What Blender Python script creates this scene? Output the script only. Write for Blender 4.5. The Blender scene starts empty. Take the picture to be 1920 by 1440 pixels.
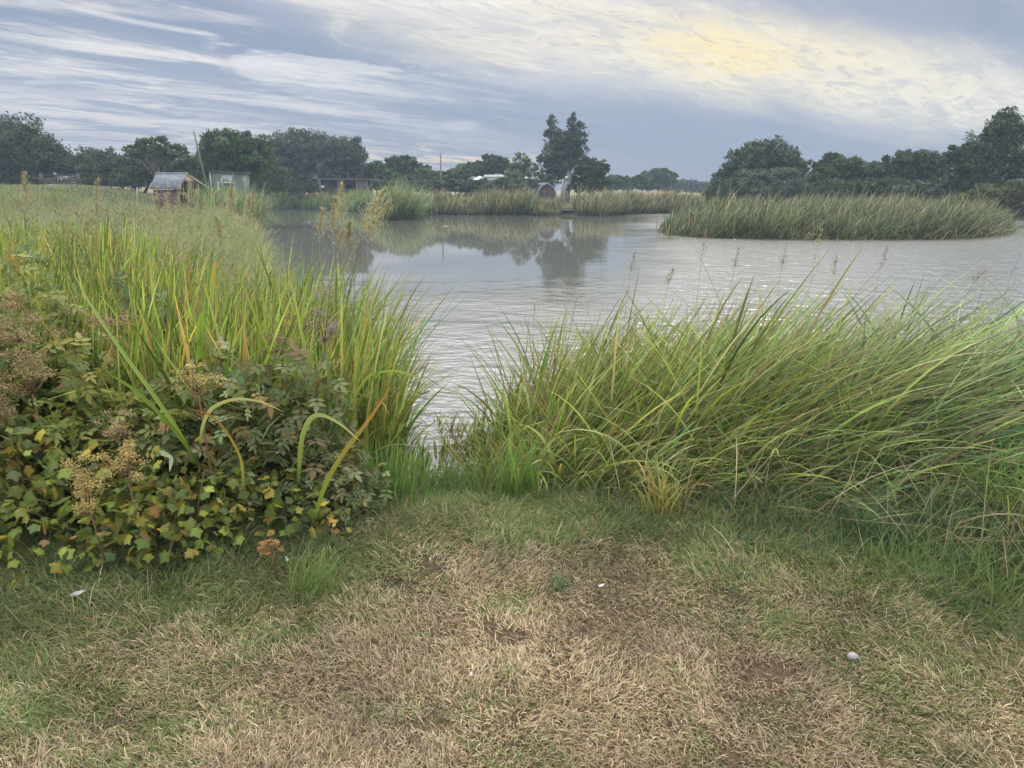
import bpy, math, random
import numpy as np
R = math.radians
rng = np.random.default_rng(7)
random.seed(7)
S = bpy.context.scene
COL = S.collection

# ---------------------------------------------------------------- camera
F, TILT, CH = 1280.0, R(15.9), 1.62
cam = bpy.data.objects.new('camera', bpy.data.cameras.new('camera'))
COL.objects.link(cam)
cam.location = (0, 0, CH)
cam.rotation_euler = (R(90) - TILT, 0, 0)
cam.data.sensor_width = 36.0
cam.data.lens = 36.0 * F / 1920.0
cam.data.clip_start = 0.05
cam.data.clip_end = 4000
S.camera = cam
S.view_settings.view_transform = 'Standard'
S.view_settings.look = 'None'
S.view_settings.exposure = 0.0
S.view_settings.gamma = 1.0
S.cycles.max_bounces = 8
S.cycles.diffuse_bounces = 1
S.cycles.glossy_bounces = 3
S.cycles.transmission_bounces = 4
S.cycles.transparent_max_bounces = 6
S.cycles.volume_bounces = 0

def ray(px, py):
    a, b = (px - 960) / F, (720 - py) / F
    return np.array([a, math.cos(TILT) + b * math.sin(TILT), -math.sin(TILT) + b * math.cos(TILT)])
def at(px, py, D):
    d = ray(px, py)
    return np.array([0, 0, CH]) + d * (D / d[1])
def gnd(px, py, z=0.0):
    d = ray(px, py)
    return np.array([0, 0, CH]) + d * ((z - CH) / d[2])
def udir(px, py):
    d = ray(px, py)
    return d / np.linalg.norm(d)

# ---------------------------------------------------------------- world: sky + cloud layers
SUN = np.array([math.sin(R(19)) * math.cos(R(42)), math.cos(R(19)) * math.cos(R(42)), math.sin(R(42))])
sun_el = math.asin(SUN[2])
sun_az = math.atan2(SUN[0], SUN[1])
W = bpy.data.worlds.new('World'); S.world = W; W.use_nodes = True
nt = W.node_tree; nt.nodes.clear()
def N(t, **k):
    n = nt.nodes.new(t)
    for a, b in k.items(): setattr(n, a, b)
    return n
def lk(a, b): nt.links.new(a, b)
def setin(n, i, v):
    if isinstance(v, bpy.types.NodeSocket): lk(v, n.inputs[i])
    else: n.inputs[i].default_value = v
def M(op, a, b=0.0, c=0.0, clamp=False):
    n = N('ShaderNodeMath', operation=op, use_clamp=clamp)
    setin(n, 0, a); setin(n, 1, b)
    if op in ('MULTIPLY_ADD', 'SMOOTH_MIN'): setin(n, 2, c)
    return n.outputs[0]
def MIX(f, a, b):
    n = N('ShaderNodeMix', data_type='RGBA')
    setin(n, 0, f)
    for i, v in ((6, a), (7, b)):
        if isinstance(v, tuple): n.inputs[i].default_value = (*v, 1)
        else: lk(v, n.inputs[i])
    return n.outputs[2]
def SS(x, a, b, lo=0.0, hi=1.0):
    n = N('ShaderNodeMapRange', interpolation_type='SMOOTHSTEP')
    setin(n, 0, x); setin(n, 1, a); setin(n, 2, b); setin(n, 3, lo); setin(n, 4, hi)
    return n.outputs[0]
tc = N('ShaderNodeTexCoord')
sep = N('ShaderNodeSeparateXYZ'); lk(tc.outputs['Generated'], sep.inputs[0])
X, Y, Z = sep.outputs
# cloud deck: the view direction meets a level layer overhead
zz = M('ADD', M('MAXIMUM', Z, 0.0), 0.09)
ux, uy = M('DIVIDE', X, zz), M('DIVIDE', Y, zz)
ca, sa = math.cos(R(48)), math.sin(R(48))
along = M('ADD', M('MULTIPLY', ux, sa), M('MULTIPLY', uy, ca))
across = M('SUBTRACT', M('MULTIPLY', ux, ca), M('MULTIPLY', uy, sa))
def deck(sal, sac, off, detail=6, rough=0.55, dist=0.4, scale=1.0):
    c = N('ShaderNodeCombineXYZ')
    lk(M('MULTIPLY', along, sal), c.inputs[0]); lk(M('MULTIPLY', across, sac), c.inputs[1]); c.inputs[2].default_value = off
    n = N('ShaderNodeTexNoise'); lk(c.outputs[0], n.inputs['Vector'])
    n.inputs['Scale'].default_value = scale; n.inputs['Detail'].default_value = detail
    n.inputs['Roughness'].default_value = rough; n.inputs['Distortion'].default_value = dist
    return n.outputs[0]
n_big = deck(0.16, 0.55, 3.1, 4, .5, .6)
n_mid = deck(0.35, 1.5, 7.7, 7, .58, .9)
n_fine = deck(1.6, 3.6, 1.3, 7, .62, 1.2)
n_puff = deck(1.1, 1.7, 5.2, 8, .6, 1.6)
def ell(px, py, rx, ry, rot=0.0, soft=0.6):
    """smooth elliptical mask in direction space round the direction of a place in the sky (radii in degrees)"""
    d = udir(px, py); az = math.atan2(d[0], d[1]); el = math.asin(d[2])
    a = M('SUBTRACT', M('ARCTAN2', X, Y), az); e = M('SUBTRACT', M('ARCSINE', Z), el)
    c, s = math.cos(R(rot)), math.sin(R(rot))
    p = M('DIVIDE', M('ADD', M('MULTIPLY', a, c), M('MULTIPLY', e, s)), R(rx))
    q = M('DIVIDE', M('SUBTRACT', M('MULTIPLY', e, c), M('MULTIPLY', a, s)), R(ry))
    r = M('SQRT', M('ADD', M('MULTIPLY', p, p), M('MULTIPLY', q, q)))
    r = M('ADD', r, M('MULTIPLY', M('SUBTRACT', n_mid, .5), 1.0))
    return SS(r, 1.0 + soft * .5, 1.0 - soft, 0, 1)
sky = N('ShaderNodeTexSky', sky_type='NISHITA', sun_disc=False)
sky.sun_elevation = sun_el; sky.sun_rotation = sun_az
sk = N('ShaderNodeVectorMath', operation='SCALE'); lk(sky.outputs[0], sk.inputs[0]); sk.inputs[3].default_value = 0.06
base = MIX(0.93, sk.outputs[0], (.27, .325, .45))
# thin lavender/grey variation, then streaks, then the bright bands
c1 = MIX(SS(n_big, .38, .64), base, (.345, .385, .475))
left = SS(M('ARCTAN2', X, Y), R(8), R(-20))
high = SS(Z, .02, .16)
streak = M('MULTIPLY', SS(M('ADD', M('MULTIPLY', n_mid, .62), M('MULTIPLY', n_fine, .38)), .43, .575), M('ADD', M('MULTIPLY', left, .92), .08))
streak = M('MULTIPLY', streak, M('ADD', M('MULTIPLY', high, .6), .4))
c2 = MIX(streak, c1, (.78, .755, .745))
c2 = MIX(M('MULTIPLY', M('MULTIPLY', SS(n_puff, .50, .66), left), M('MULTIPLY', SS(Z, .08, .16), .75)), c2, (.84, .82, .81))
c2 = MIX(M('MULTIPLY', M('MULTIPLY', SS(n_puff, .46, .34), SS(Z, .10, .2)), .5), c2, (.30, .36, .53))
band = ell(1100, 66, 24, 3.7, -9, .7)
band2 = ell(1680, 160, 15, 2.9, -13, .75)
bandm = M('MAXIMUM', band, band2)
bandm = M('MULTIPLY', bandm, SS(M('ADD', M('MULTIPLY', n_puff, .6), M('MULTIPLY', n_fine, .4)), .34, .52, .50, 1.0))
c3 = MIX(M('MULTIPLY', bandm, .92), c2, (.90, .83, .69))
topL = ell(620, -60, 32, 7.5, -6, .8)
c3 = MIX(M('MULTIPLY', M('MULTIPLY', topL, SS(n_mid, .36, .56)), .75), c3, (.74, .71, .69))
glow = M('MULTIPLY', ell(1380, 96, 13, 2.5, -10, .95), SS(M('ADD', M('MULTIPLY', n_puff, .5), M('MULTIPLY', n_fine, .5)), .40, .56, .35, 1.0))
c4 = MIX(M('MULTIPLY', glow, .85), c3, (1.0, .87, .58))
core = M('MULTIPLY', ell(1360, 98, 5.5, 1.5, -12, .95), SS(n_fine, .38, .55, .3, 1.0))
c4 = MIX(M('MULTIPLY', core, .9), c4, (1.06, .86, .44))
hl = M('MULTIPLY', ell(110, 215, 16, 1.6, -4, .9), SS(n_fine, .40, .56))
c4 = MIX(M('MULTIPLY', hl, .7), c4, (.70, .66, .66))
hz = M('MULTIPLY', ell(820, 300, 10, 1.0, 0, .9), SS(n_fine, .46, .60))
c4 = MIX(M('MULTIPLY', hz, .8), c4, (.82, .68, .55))
puff = ell(862, 236, 1.7, .42, 0, .6)
c4 = MIX(M('MULTIPLY', puff, .6), c4, (.62, .61, .68))
# overcast luminance rises towards the zenith
zen = M('ADD', 1.0, M('MULTIPLY', SS(Z, .20, .44), 2.7))
wr = deck(2.6, 6.5, 8.8, 8, .66, 2.2)
c4 = MIX(M('MULTIPLY', M('MULTIPLY', bandm, SS(wr, .48, .36)), .55), c4, (.50, .49, .53))
c4 = MIX(M('MULTIPLY', M('MULTIPLY', M('MAXIMUM', bandm, streak), SS(wr, .52, .64)), .55), c4, (.98, .92, .80))
c5 = N('ShaderNodeVectorMath', operation='SCALE'); lk(MIX(SS(Z, .25, .5), c4, (.66, .66, .68)), c5.inputs[0]); lk(zen, c5.inputs[3])
bg = N('ShaderNodeBackground'); lk(c5.outputs[0], bg.inputs[0]); bg.inputs[1].default_value = 1.0
wo = N('ShaderNodeOutputWorld'); lk(bg.outputs[0], wo.inputs[0])
W.cycles.sampling_method = 'MANUAL'; W.cycles.sample_map_resolution = 512

sl = bpy.data.lights.new('sun', 'SUN'); sl.energy = 1.5; sl.angle = R(12); sl.color = (1, .93, .80)
so = bpy.data.objects.new('sun', sl); COL.objects.link(so)
# a sun lamp shines along its -Z: aim it from the bright gap in the cloud
from mathutils import Vector
sd = Vector((SUN[0], SUN[1], SUN[2])).normalized()
so.rotation_euler = sd.to_track_quat('Z', 'Y').to_euler()

# ---------------------------------------------------------------- materials
def new_mat(name):
    global nt
    m = bpy.data.materials.new(name); m.use_nodes = True
    nt = m.node_tree; nt.nodes.clear()
    return m
def rgb(*c): return (*c, 1)
def foliage_mat(name, trans=.35, rough=.55, sss=None, spec=.35, var=.0):
    m = new_mat(name)
    a = N('ShaderNodeAttribute', attribute_name='Col')
    p = N('ShaderNodeBsdfPrincipled'); p.inputs['Roughness'].default_value = rough
    p.inputs['Specular IOR Level'].default_value = spec
    lk(a.outputs['Color'], p.inputs['Base Color'])
    t = N('ShaderNodeBsdfTranslucent')
    g = N('ShaderNodeMix', data_type='RGBA', blend_type='MULTIPLY'); g.inputs[0].default_value = 1
    lk(a.outputs['Color'], g.inputs[6]); g.inputs[7].default_value = (1.25, 1.2, .75, 1)
    lk(g.outputs[2], t.inputs[0])
    x = N('ShaderNodeMixShader'); x.inputs[0].default_value = trans
    lk(p.outputs[0], x.inputs[1]); lk(t.outputs[0], x.inputs[2])
    o = N('ShaderNodeOutputMaterial'); lk(x.outputs[0], o.inputs[0])
    return m
def plain_mat(name, c1, c2, scale=8.0, rough=.8, bump=.3, stretch=(1, 1, 1), detail=6, lo=.35, hi=.65):
    m = new_mat(name)
    t = N('ShaderNodeTexCoord'); mp = N('ShaderNodeMapping'); lk(t.outputs['Object'], mp.inputs[0])
    mp.inputs['Scale'].default_value = stretch
    n = N('ShaderNodeTexNoise'); lk(mp.outputs[0], n.inputs[0]); n.inputs['Scale'].default_value = scale; n.inputs['Detail'].default_value = detail
    col = MIX(SS(n.outputs[0], lo, hi), c1, c2)
    p = N('ShaderNodeBsdfPrincipled'); lk(col, p.inputs['Base Color']); p.inputs['Roughness'].default_value = rough
    b = N('ShaderNodeBump'); b.inputs['Strength'].default_value = bump; b.inputs['Distance'].default_value = .02
    lk(n.outputs[0], b.inputs['Height']); lk(b.outputs[0], p.inputs['Normal'])
    o = N('ShaderNodeOutputMaterial'); lk(p.outputs[0], o.inputs[0])
    return m
M_GRASS = foliage_mat('grass_blade', .30, .6, spec=.12)
M_REED = foliage_mat('reed_blade', .42, .5, spec=.14)
M_LEAF = foliage_mat('leaf', .34, .5, spec=.16)
M_TREE = foliage_mat('tree_leaf', .22, .6, spec=.12)
M_STEM = foliage_mat('stem', .0, .7)
M_BARK = plain_mat('bark', (.10, .085, .07), (.20, .18, .155), 6, .9, .8, (1, 1, .3))
M_PALEBARK = plain_mat('pale_bark', (.20, .19, .17), (.33, .31, .28), 4, .9, .8, (1, 1, .25))
M_TIMBER = plain_mat('weathered_timber', (.10, .085, .07), (.19, .165, .14), 5, .85, .5, (1, 1, 6))
M_DARKTIMBER = plain_mat('dark_timber', (.045, .04, .036), (.09, .08, .07), 5, .85, .5, (1, 1, 6))
M_BROWNWOOD = plain_mat('brown_wood', (.08, .054, .043), (.14, .092, .072), 5, .7, .4, (4, 1, 1))
M_PALEWOOD = plain_mat('pale_ply', (.42, .33, .20), (.52, .42, .27), 4, .7, .2)
M_SLATE = plain_mat('slate', (.11, .125, .15), (.19, .21, .245), 3, .75, .3, (1, 6, 6))
M_RIDGE = plain_mat('ridge_metal', (.30, .33, .36), (.40, .43, .46), 3, .4, .1)
M_GREENPAINT = plain_mat('green_paint', (.055, .085, .068), (.08, .115, .092), 3, .6, .2, (6, 1, 1))
M_WHITE = plain_mat('white_plastic', (.66, .68, .68), (.78, .79, .79), 6, .5, .05)
M_CREAM = plain_mat('caravan_panel', (.30, .34, .30), (.38, .41, .37), 2, .5, .05)
M_DARK = plain_mat('dark_inside', (.02, .02, .02), (.035, .032, .03), 4, .9, .1)
M_GLASS = plain_mat('window_glass', (.03, .035, .04), (.05, .055, .06), 2, .08, 0)
M_STONE = plain_mat('stone', (.30, .28, .285), (.42, .40, .405), 12, .8, .4)
M_FEATHER = plain_mat('feather', (.34, .34, .32), (.48, .47, .44), 30, .7, .2)
M_WIRE = plain_mat('wire', (.20, .20, .20), (.28, .28, .28), 9, .5, 0)

# ---------------------------------------------------------------- object helpers
def tag(o, label=None, cat=None, group=None, kind=None):
    if label: o['label'] = label
    if cat: o['category'] = cat
    if group: o['group'] = group
    if kind: o['kind'] = kind
    return o
def empty(name, loc, label, cat, group=None):
    o = bpy.data.objects.new(name, None); COL.objects.link(o); o.location = tuple(loc)
    o.empty_display_size = .1
    return tag(o, label, cat, group)
def mesh_np(name, V, Fq, mat, parent=None, col=None, tris=None, smooth=False):
    """V (n,3), Fq (m,4) quads, tris (k,3); col (n,3) goes to the colour attribute 'Col'. World coordinates in."""
    V = np.asarray(V, np.float32)
    if parent is not None: V = V - np.array(parent.location, np.float32)
    me = bpy.data.meshes.new(name)
    Fq = np.asarray(Fq, np.int32).reshape(-1, 4) if Fq is not None and len(Fq) else np.zeros((0, 4), np.int32)
    T = np.asarray(tris, np.int32).reshape(-1, 3) if tris is not None and len(tris) else np.zeros((0, 3), np.int32)
    me.vertices.add(len(V)); me.vertices.foreach_set('co', V.ravel())
    idx = np.concatenate([Fq.ravel(), T.ravel()])
    me.loops.add(len(idx)); me.loops.foreach_set('vertex_index', idx)
    tot = np.concatenate([np.full(len(Fq), 4), np.full(len(T), 3)]).astype(np.int32)
    st = np.concatenate([[0], np.cumsum(tot)[:-1]]).astype(np.int32)
    me.polygons.add(len(tot)); me.polygons.foreach_set('loop_start', st)
    try: me.polygons.foreach_set('loop_total', tot)
    except Exception: pass
    if smooth: me.polygons.foreach_set('use_smooth', np.ones(len(tot), bool))
    me.update(calc_edges=True)
    if col is not None:
        a = me.color_attributes.new('Col', 'FLOAT_COLOR', 'POINT')
        a.data.foreach_set('color', np.concatenate([np.clip(col, 0, 1), np.ones((len(V), 1))], 1).astype(np.float32).ravel())
    me.materials.append(mat)
    o = bpy.data.objects.new(name, me); COL.objects.link(o)
    if parent is not None: o.parent = parent
    return o
class MB:
    """collects simple solids into one mesh"""
    def __init__(s): s.V = []; s.Q = []; s.T = []; s.C = []; s.n = 0
    def add(s, V, Q=(), T=(), c=None):
        V = np.asarray(V, float); s.V.append(V)
        if len(Q): s.Q.append(np.asarray(Q, int) + s.n)
        if len(T): s.T.append(np.asarray(T, int) + s.n)
        s.C.append(np.tile(np.array(c if c is not None else (.1, .1, .1), float), (len(V), 1)) if np.ndim(c) < 2 else np.asarray(c)); s.n += len(V); return s
    def box(s, c, size, rz=0.0, ry=0.0, col=None):
        h = np.array(size) / 2
        v = np.array([[i, j, k] for i in (-1, 1) for j in (-1, 1) for k in (-1, 1)]) * h
        if ry: cy, sy = math.cos(ry), math.sin(ry); v = v @ np.array([[cy, 0, sy], [0, 1, 0], [-sy, 0, cy]]).T
        if rz: cz, sz = math.cos(rz), math.sin(rz); v = v @ np.array([[cz, -sz, 0], [sz, cz, 0], [0, 0, 1]]).T
        return s.add(v + np.array(c), [(0, 1, 3, 2), (4, 6, 7, 5), (0, 4, 5, 1), (2, 3, 7, 6), (0, 2, 6, 4), (1, 5, 7, 3)], c=col)
    def hexa(s, v8, col=None):
        return s.add(v8, [(0, 3, 2, 1), (4, 5, 6, 7), (0, 1, 5, 4), (1, 2, 6, 5), (2, 3, 7, 6), (3, 0, 4, 7)], c=col)
    def tube(s, pts, rad, k=7, col=None, cap=True):
        pts = np.array(pts, float); n = len(pts); rad = np.broadcast_to(rad, (n,))
        V = []
        for i in range(n):
            d = pts[min(i + 1, n - 1)] - pts[max(i - 1, 0)]; d /= np.linalg.norm(d) + 1e-9
            u = np.cross(d, [0, 1, 0] if abs(d[1]) < .9 else [1, 0, 0]); u /= np.linalg.norm(u); w = np.cross(d, u)
            for j in range(k):
                a = 2 * math.pi * j / k; V.append(pts[i] + rad[i] * (math.cos(a) * u + math.sin(a) * w))
        Q = [(i * k + j, i * k + (j + 1) % k, (i + 1) * k + (j + 1) % k, (i + 1) * k + j) for i in range(n - 1) for j in range(k)]
        T = []
        if cap:
            V.append(pts[0]); V.append(pts[-1]); a, b = n * k, n * k + 1
            T = [(a, (j + 1) % k, j) for j in range(k)] + [(b, (n - 1) * k + j, (n - 1) * k + (j + 1) % k) for j in range(k)]
        return s.add(V, Q, T, col)
    def sphere(s, c, r, k=8, m=5, sq=(1, 1, 1), col=None, jit=0):
        V = [(0, 0, 1)] + [(math.sin(math.pi * i / m) * math.cos(2 * math.pi * j / k), math.sin(math.pi * i / m) * math.sin(2 * math.pi * j / k), math.cos(math.pi * i / m)) for i in range(1, m) for j in range(k)] + [(0, 0, -1)]
        V = np.array(V)
        if jit: V = V * (1 + rng.normal(0, jit, (len(V), 1)))
        T = [(0, 1 + j, 1 + (j + 1) % k) for j in range(k)]
        e = len(V) - 1; l = 1 + (m - 2) * k
        T += [(e, l + (j + 1) % k, l + j) for j in range(k)]
        Q = [(1 + i * k + j, 1 + (i + 1) * k + j, 1 + (i + 1) * k + (j + 1) % k, 1 + i * k + (j + 1) % k) for i in range(m - 2) for j in range(k)]
        return s.add(V * r * np.array(sq) + np.array(c), Q, T, col)
    def build(s, name, mat, parent=None, smooth=False):
        return mesh_np(name, np.concatenate(s.V), np.concatenate(s.Q) if s.Q else None, mat, parent, np.concatenate(s.C), np.concatenate(s.T) if s.T else None, smooth)

# value noise in numpy
def vnoise(x, y, seed=0):
    xi, yi = np.floor(x).astype(np.int64), np.floor(y).astype(np.int64); fx, fy = x - xi, y - yi
    fx, fy = fx * fx * (3 - 2 * fx), fy * fy * (3 - 2 * fy)
    def h(a, b):
        n = (a * 374761393 + b * 668265263 + seed * 1274126177) & 0x7fffffff
        n = ((n ^ (n >> 13)) * 1274126177) & 0x7fffffff
        return ((n ^ (n >> 16)) & 0xffff) / 65535.0
    return (h(xi, yi) * (1 - fx) + h(xi + 1, yi) * fx) * (1 - fy) + (h(xi, yi + 1) * (1 - fx) + h(xi + 1, yi + 1) * fx) * fy
def fbm(x, y, seed=0, o=4):
    s = 0; a = .5; t = 0
    for i in range(o): s = s + a * vnoise(x * 2 ** i + 17.3 * i, y * 2 ** i + 9.1 * i, seed + i); t += a; a *= .55
    return s / t
def sst(x, a, b):
    t = np.clip((x - a) / (b - a), 0, 1); return t * t * (3 - 2 * t)

# ---------------------------------------------------------------- terrain
WZ = -0.45
def wp(px, py): p = gnd(px, py, WZ); return (p[0], p[1])
POND = [(-.35, 4.75), (-.95, 5.0), (-1.45, 6.1), (-1.95, 7.3), (-3.0, 8.3), (-4.2, 10.3), (-5.0, 13.0), (-7.2, 19), (-12, 32), (-19, 50)]
POND += [wp(482, 392), wp(560, 391), wp(640, 394), wp(700, 404), wp(735, 413), wp(765, 411), wp(785, 402), wp(900, 403), wp(1000, 404), wp(1060, 403), wp(1130, 405), wp(1180, 401), wp(1240, 400)]
POND += [(22, 58), (34, 52), (46, 48), wp(1960, 418), (60, 36), (60, 14), (30, 7.5), (12, 6.3), (5, 6.0), (2.2, 5.8), (.8, 5.2), (0.1, 4.8)]
ISLE = [wp(1243, 436), wp(1262, 442), wp(1330, 446), wp(1450, 449), wp(1600, 450), wp(1760, 449), wp(1850, 444), wp(1888, 436), wp(1860, 423), wp(1700, 412), wp(1500, 412), wp(1330, 420), wp(1250, 428)]
def sdist(x, y, poly):
    """distance to polygon edge, negative inside"""
    x = np.asarray(x, float); y = np.asarray(y, float); d = np.full(x.shape, 1e9); ins = np.zeros(x.shape, bool)
    for i in range(len(poly)):
        x0, y0 = poly[i]; x1, y1 = poly[(i + 1) % len(poly)]
        ex, ey = x1 - x0, y1 - y0; t = np.clip(((x - x0) * ex + (y - y0) * ey) / (ex * ex + ey * ey + 1e-12), 0, 1)
        d = np.minimum(d, np.hypot(x - x0 - t * ex, y - y0 - t * ey))
        c = ((y0 > y) != (y1 > y)) & (x < ex * (y - y0) / (ey + 1e-12) + x0); ins ^= c
    return np.where(ins, -d, d)
def H(x, y):
    x = np.asarray(x, float); y = np.asarray(y, float)
    d = sdist(x, y, POND); di = sdist(x, y, ISLE)
    rise = 1.85 * sst(-x - .12 * y, 3, 22) * sst(y, 14, 60) + .55 * sst(x + .25 * y, 0, 12) * sst(y, 60, 80)
    near = 1 - sst(y, 5, 12)
    wbank = 1.4 + .4 * near
    land = WZ - .08 + (.53) * sst(d, -.2, wbank) + rise * sst(d, 1, 14)
    land = land + .05 * (fbm(x * .6, y * .6, 5) - .5) * sst(d, .3, 2)
    wet = WZ - .08 - .9 * sst(-d, 0.2, 3)
    z = np.where(d > 0, land, wet)
    isl = WZ - .1 + .35 * sst(-di, 0, 1.6)
    return np.where(di < 0, isl, z)
def h1(x, y): return float(H(np.array([x]), np.array([y]))[0])
u = np.linspace(-1, 1, 361); v = np.linspace(0, 1, 380)
gx = np.sinh(u * 6.2) / math.sinh(6.2) * 900; gy = -6 + np.sinh(v * 6.4) / math.sinh(6.4) * 900 + v * 3
GX, GY = np.meshgrid(gx, gy); GZ = H(GX.ravel(), GY.ravel())
nx, ny = len(gx), len(gy)
ii = np.arange(nx * ny).reshape(ny, nx)
Q = np.stack([ii[:-1, :-1], ii[:-1, 1:], ii[1:, 1:], ii[1:, :-1]], -1).reshape(-1, 4)

# zones of the lawn, in the picture's own places on the ground
def curve(pts): 
    g = [gnd(*p) for p in pts]; a = np.array([q[0] / q[1] for q in g]); b = np.array([q[1] for q in g]); o = np.argsort(a)
    return lambda uu: np.interp(uu, a[o], b[o])
y_straw = curve([(-100, 1310), (0, 1300), (300, 1235), (500, 1150), (700, 1075), (860, 1010), (1100, 1010), (1300, 1085), (1500, 1120), (1700, 1200), (1920, 1290), (2050, 1300)])
y_edge = curve([(-200, 1120), (0, 1105), (200, 1085), (450, 1065), (620, 1030), (690, 960), (800, 905), (900, 885), (1000, 905), (1200, 955), (1400, 985), (1560, 1010), (1700, 1050), (1920, 1130), (2100, 1160)])
def straw_amt(x, y):
    yy = np.maximum(y, .3); uu = x / yy
    t = y_straw(uu) - y + 1.3 * (fbm(x * 1.1, y * 1.1, 11) - .5) + .9 * (fbm(x * 3.3, y * 3.3, 31) - .5)
    return sst(t, -.45, .5)
st = np.where(GY.ravel() < 8, straw_amt(GX.ravel(), GY.ravel()), 0)
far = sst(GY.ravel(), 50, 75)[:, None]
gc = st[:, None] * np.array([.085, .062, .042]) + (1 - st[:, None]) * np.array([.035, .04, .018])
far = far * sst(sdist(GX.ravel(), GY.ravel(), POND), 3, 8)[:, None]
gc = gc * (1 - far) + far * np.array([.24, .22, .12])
isd = sdist(GX.ravel(), GY.ravel(), ISLE)[:, None]; gc = np.where(isd < 0, np.array([.16, .14, .10]), gc)
m = new_mat('soil_and_thatch')
a = N('ShaderNodeAttribute', attribute_name='Col')
t_ = N('ShaderNodeTexCoord')
n1 = N('ShaderNodeTexNoise'); lk(t_.outputs['Object'], n1.inputs[0]); n1.inputs['Scale'].default_value = 60; n1.inputs['Detail'].default_value = 8
n2 = N('ShaderNodeTexNoise'); lk(t_.outputs['Object'], n2.inputs[0]); n2.inputs['Scale'].default_value = 2.0; n2.inputs['Detail'].default_value = 6
gcol = N('ShaderNodeMix', data_type='RGBA', blend_type='MULTIPLY'); gcol.inputs[0].default_value = 1
lk(a.outputs['Color'], gcol.inputs[6])
lk(MIX(M('ADD', M('MULTIPLY', SS(n1.outputs[0], .35, .65), .6), M('MULTIPLY', n2.outputs[0], .4)), (.45, .45, .42), (1.35, 1.3, 1.2)), gcol.inputs[7])
p = N('ShaderNodeBsdfPrincipled'); lk(gcol.outputs[2], p.inputs['Base Color']); p.inputs['Roughness'].default_value = .95; p.inputs['Specular IOR Level'].default_value = .1
b = N('ShaderNodeBump'); b.inputs['Strength'].default_value = .8; b.inputs['Distance'].default_value = .015; lk(n1.outputs[0], b.inputs['Height']); lk(b.outputs[0], p.inputs['Normal'])
o = N('ShaderNodeOutputMaterial'); lk(p.outputs[0], o.inputs[0])
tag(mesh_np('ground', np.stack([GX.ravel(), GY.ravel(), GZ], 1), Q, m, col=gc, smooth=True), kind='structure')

# ---------------------------------------------------------------- water
m = new_mat('pond_water')
t_ = N('ShaderNodeTexCoord'); 
def wnoise(sx, sy, scale, detail, off=0.0, dist=0.0, rot=0.0):
    mp = N('ShaderNodeMapping'); lk(t_.outputs['Object'], mp.inputs[0]); mp.inputs['Scale'].default_value = (sx, sy, 1); mp.inputs['Location'].default_value = (off, off, 0); mp.inputs['Rotation'].default_value = (0, 0, rot)
    n = N('ShaderNodeTexNoise'); lk(mp.outputs[0], n.inputs[0]); n.inputs['Scale'].default_value = scale; n.inputs['Detail'].default_value = detail; n.inputs['Distortion'].default_value = dist
    return n.outputs[0]
wave = wnoise(.45, 1, 7.5, 3, 2, .3, R(-6))
wave2 = wnoise(.8, 1, 2.8, 3, 9, .5, R(10))
wave3 = wnoise(.8, 1, 1.1, 2, 5, .6, R(-12))
big = wnoise(1, 1.2, .16, 3, 4, .8)
sx = N('ShaderNodeSeparateXYZ'); lk(t_.outputs['Object'], sx.inputs[0])
# sheltered, calmer water towards the far left bank; open water on the right ruffled
nz = M('MULTIPLY', M('SUBTRACT', big, .5), 1.0)
calm = M('MULTIPLY', SS(M('ADD', sx.outputs[1], M('MULTIPLY', nz, 14)), 8.5, 20), SS(M('ADD', M('DIVIDE', sx.outputs[0], M('MAXIMUM', sx.outputs[1], 1)), M('MULTIPLY', nz, .2)), .27, .05))
ruf = M('ADD', M('POWER', M('SUBTRACT', 1.0, calm), 2.2), .008)
hgt = M('ADD', M('MULTIPLY', wave, .020), M('ADD', M('MULTIPLY', wave2, .045), M('MULTIPLY', wave3, .022)))
b = N('ShaderNodeBump'); b.inputs['Distance'].default_value = 1.0; lk(M('MULTIPLY', hgt, ruf), b.inputs['Height']); b.inputs['Strength'].default_value = 1.0
p = N('ShaderNodeBsdfPrincipled'); p.inputs['Base Color'].default_value = (.13, .13, .11, 1); lk(SS(ruf, 0.0, .9, .03, .205), p.inputs['Roughness']); p.inputs['IOR'].default_value = 2.8
lk(b.outputs[0], p.inputs['Normal'])
o = N('ShaderNodeOutputMaterial'); lk(p.outputs[0], o.inputs[0])
tag(mesh_np('pond_water', [(-45, 4.2, WZ), (70, 4.2, WZ), (70, 90, WZ), (-45, 90, WZ)], [(0, 1, 2, 3)], m), kind='structure')

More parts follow.
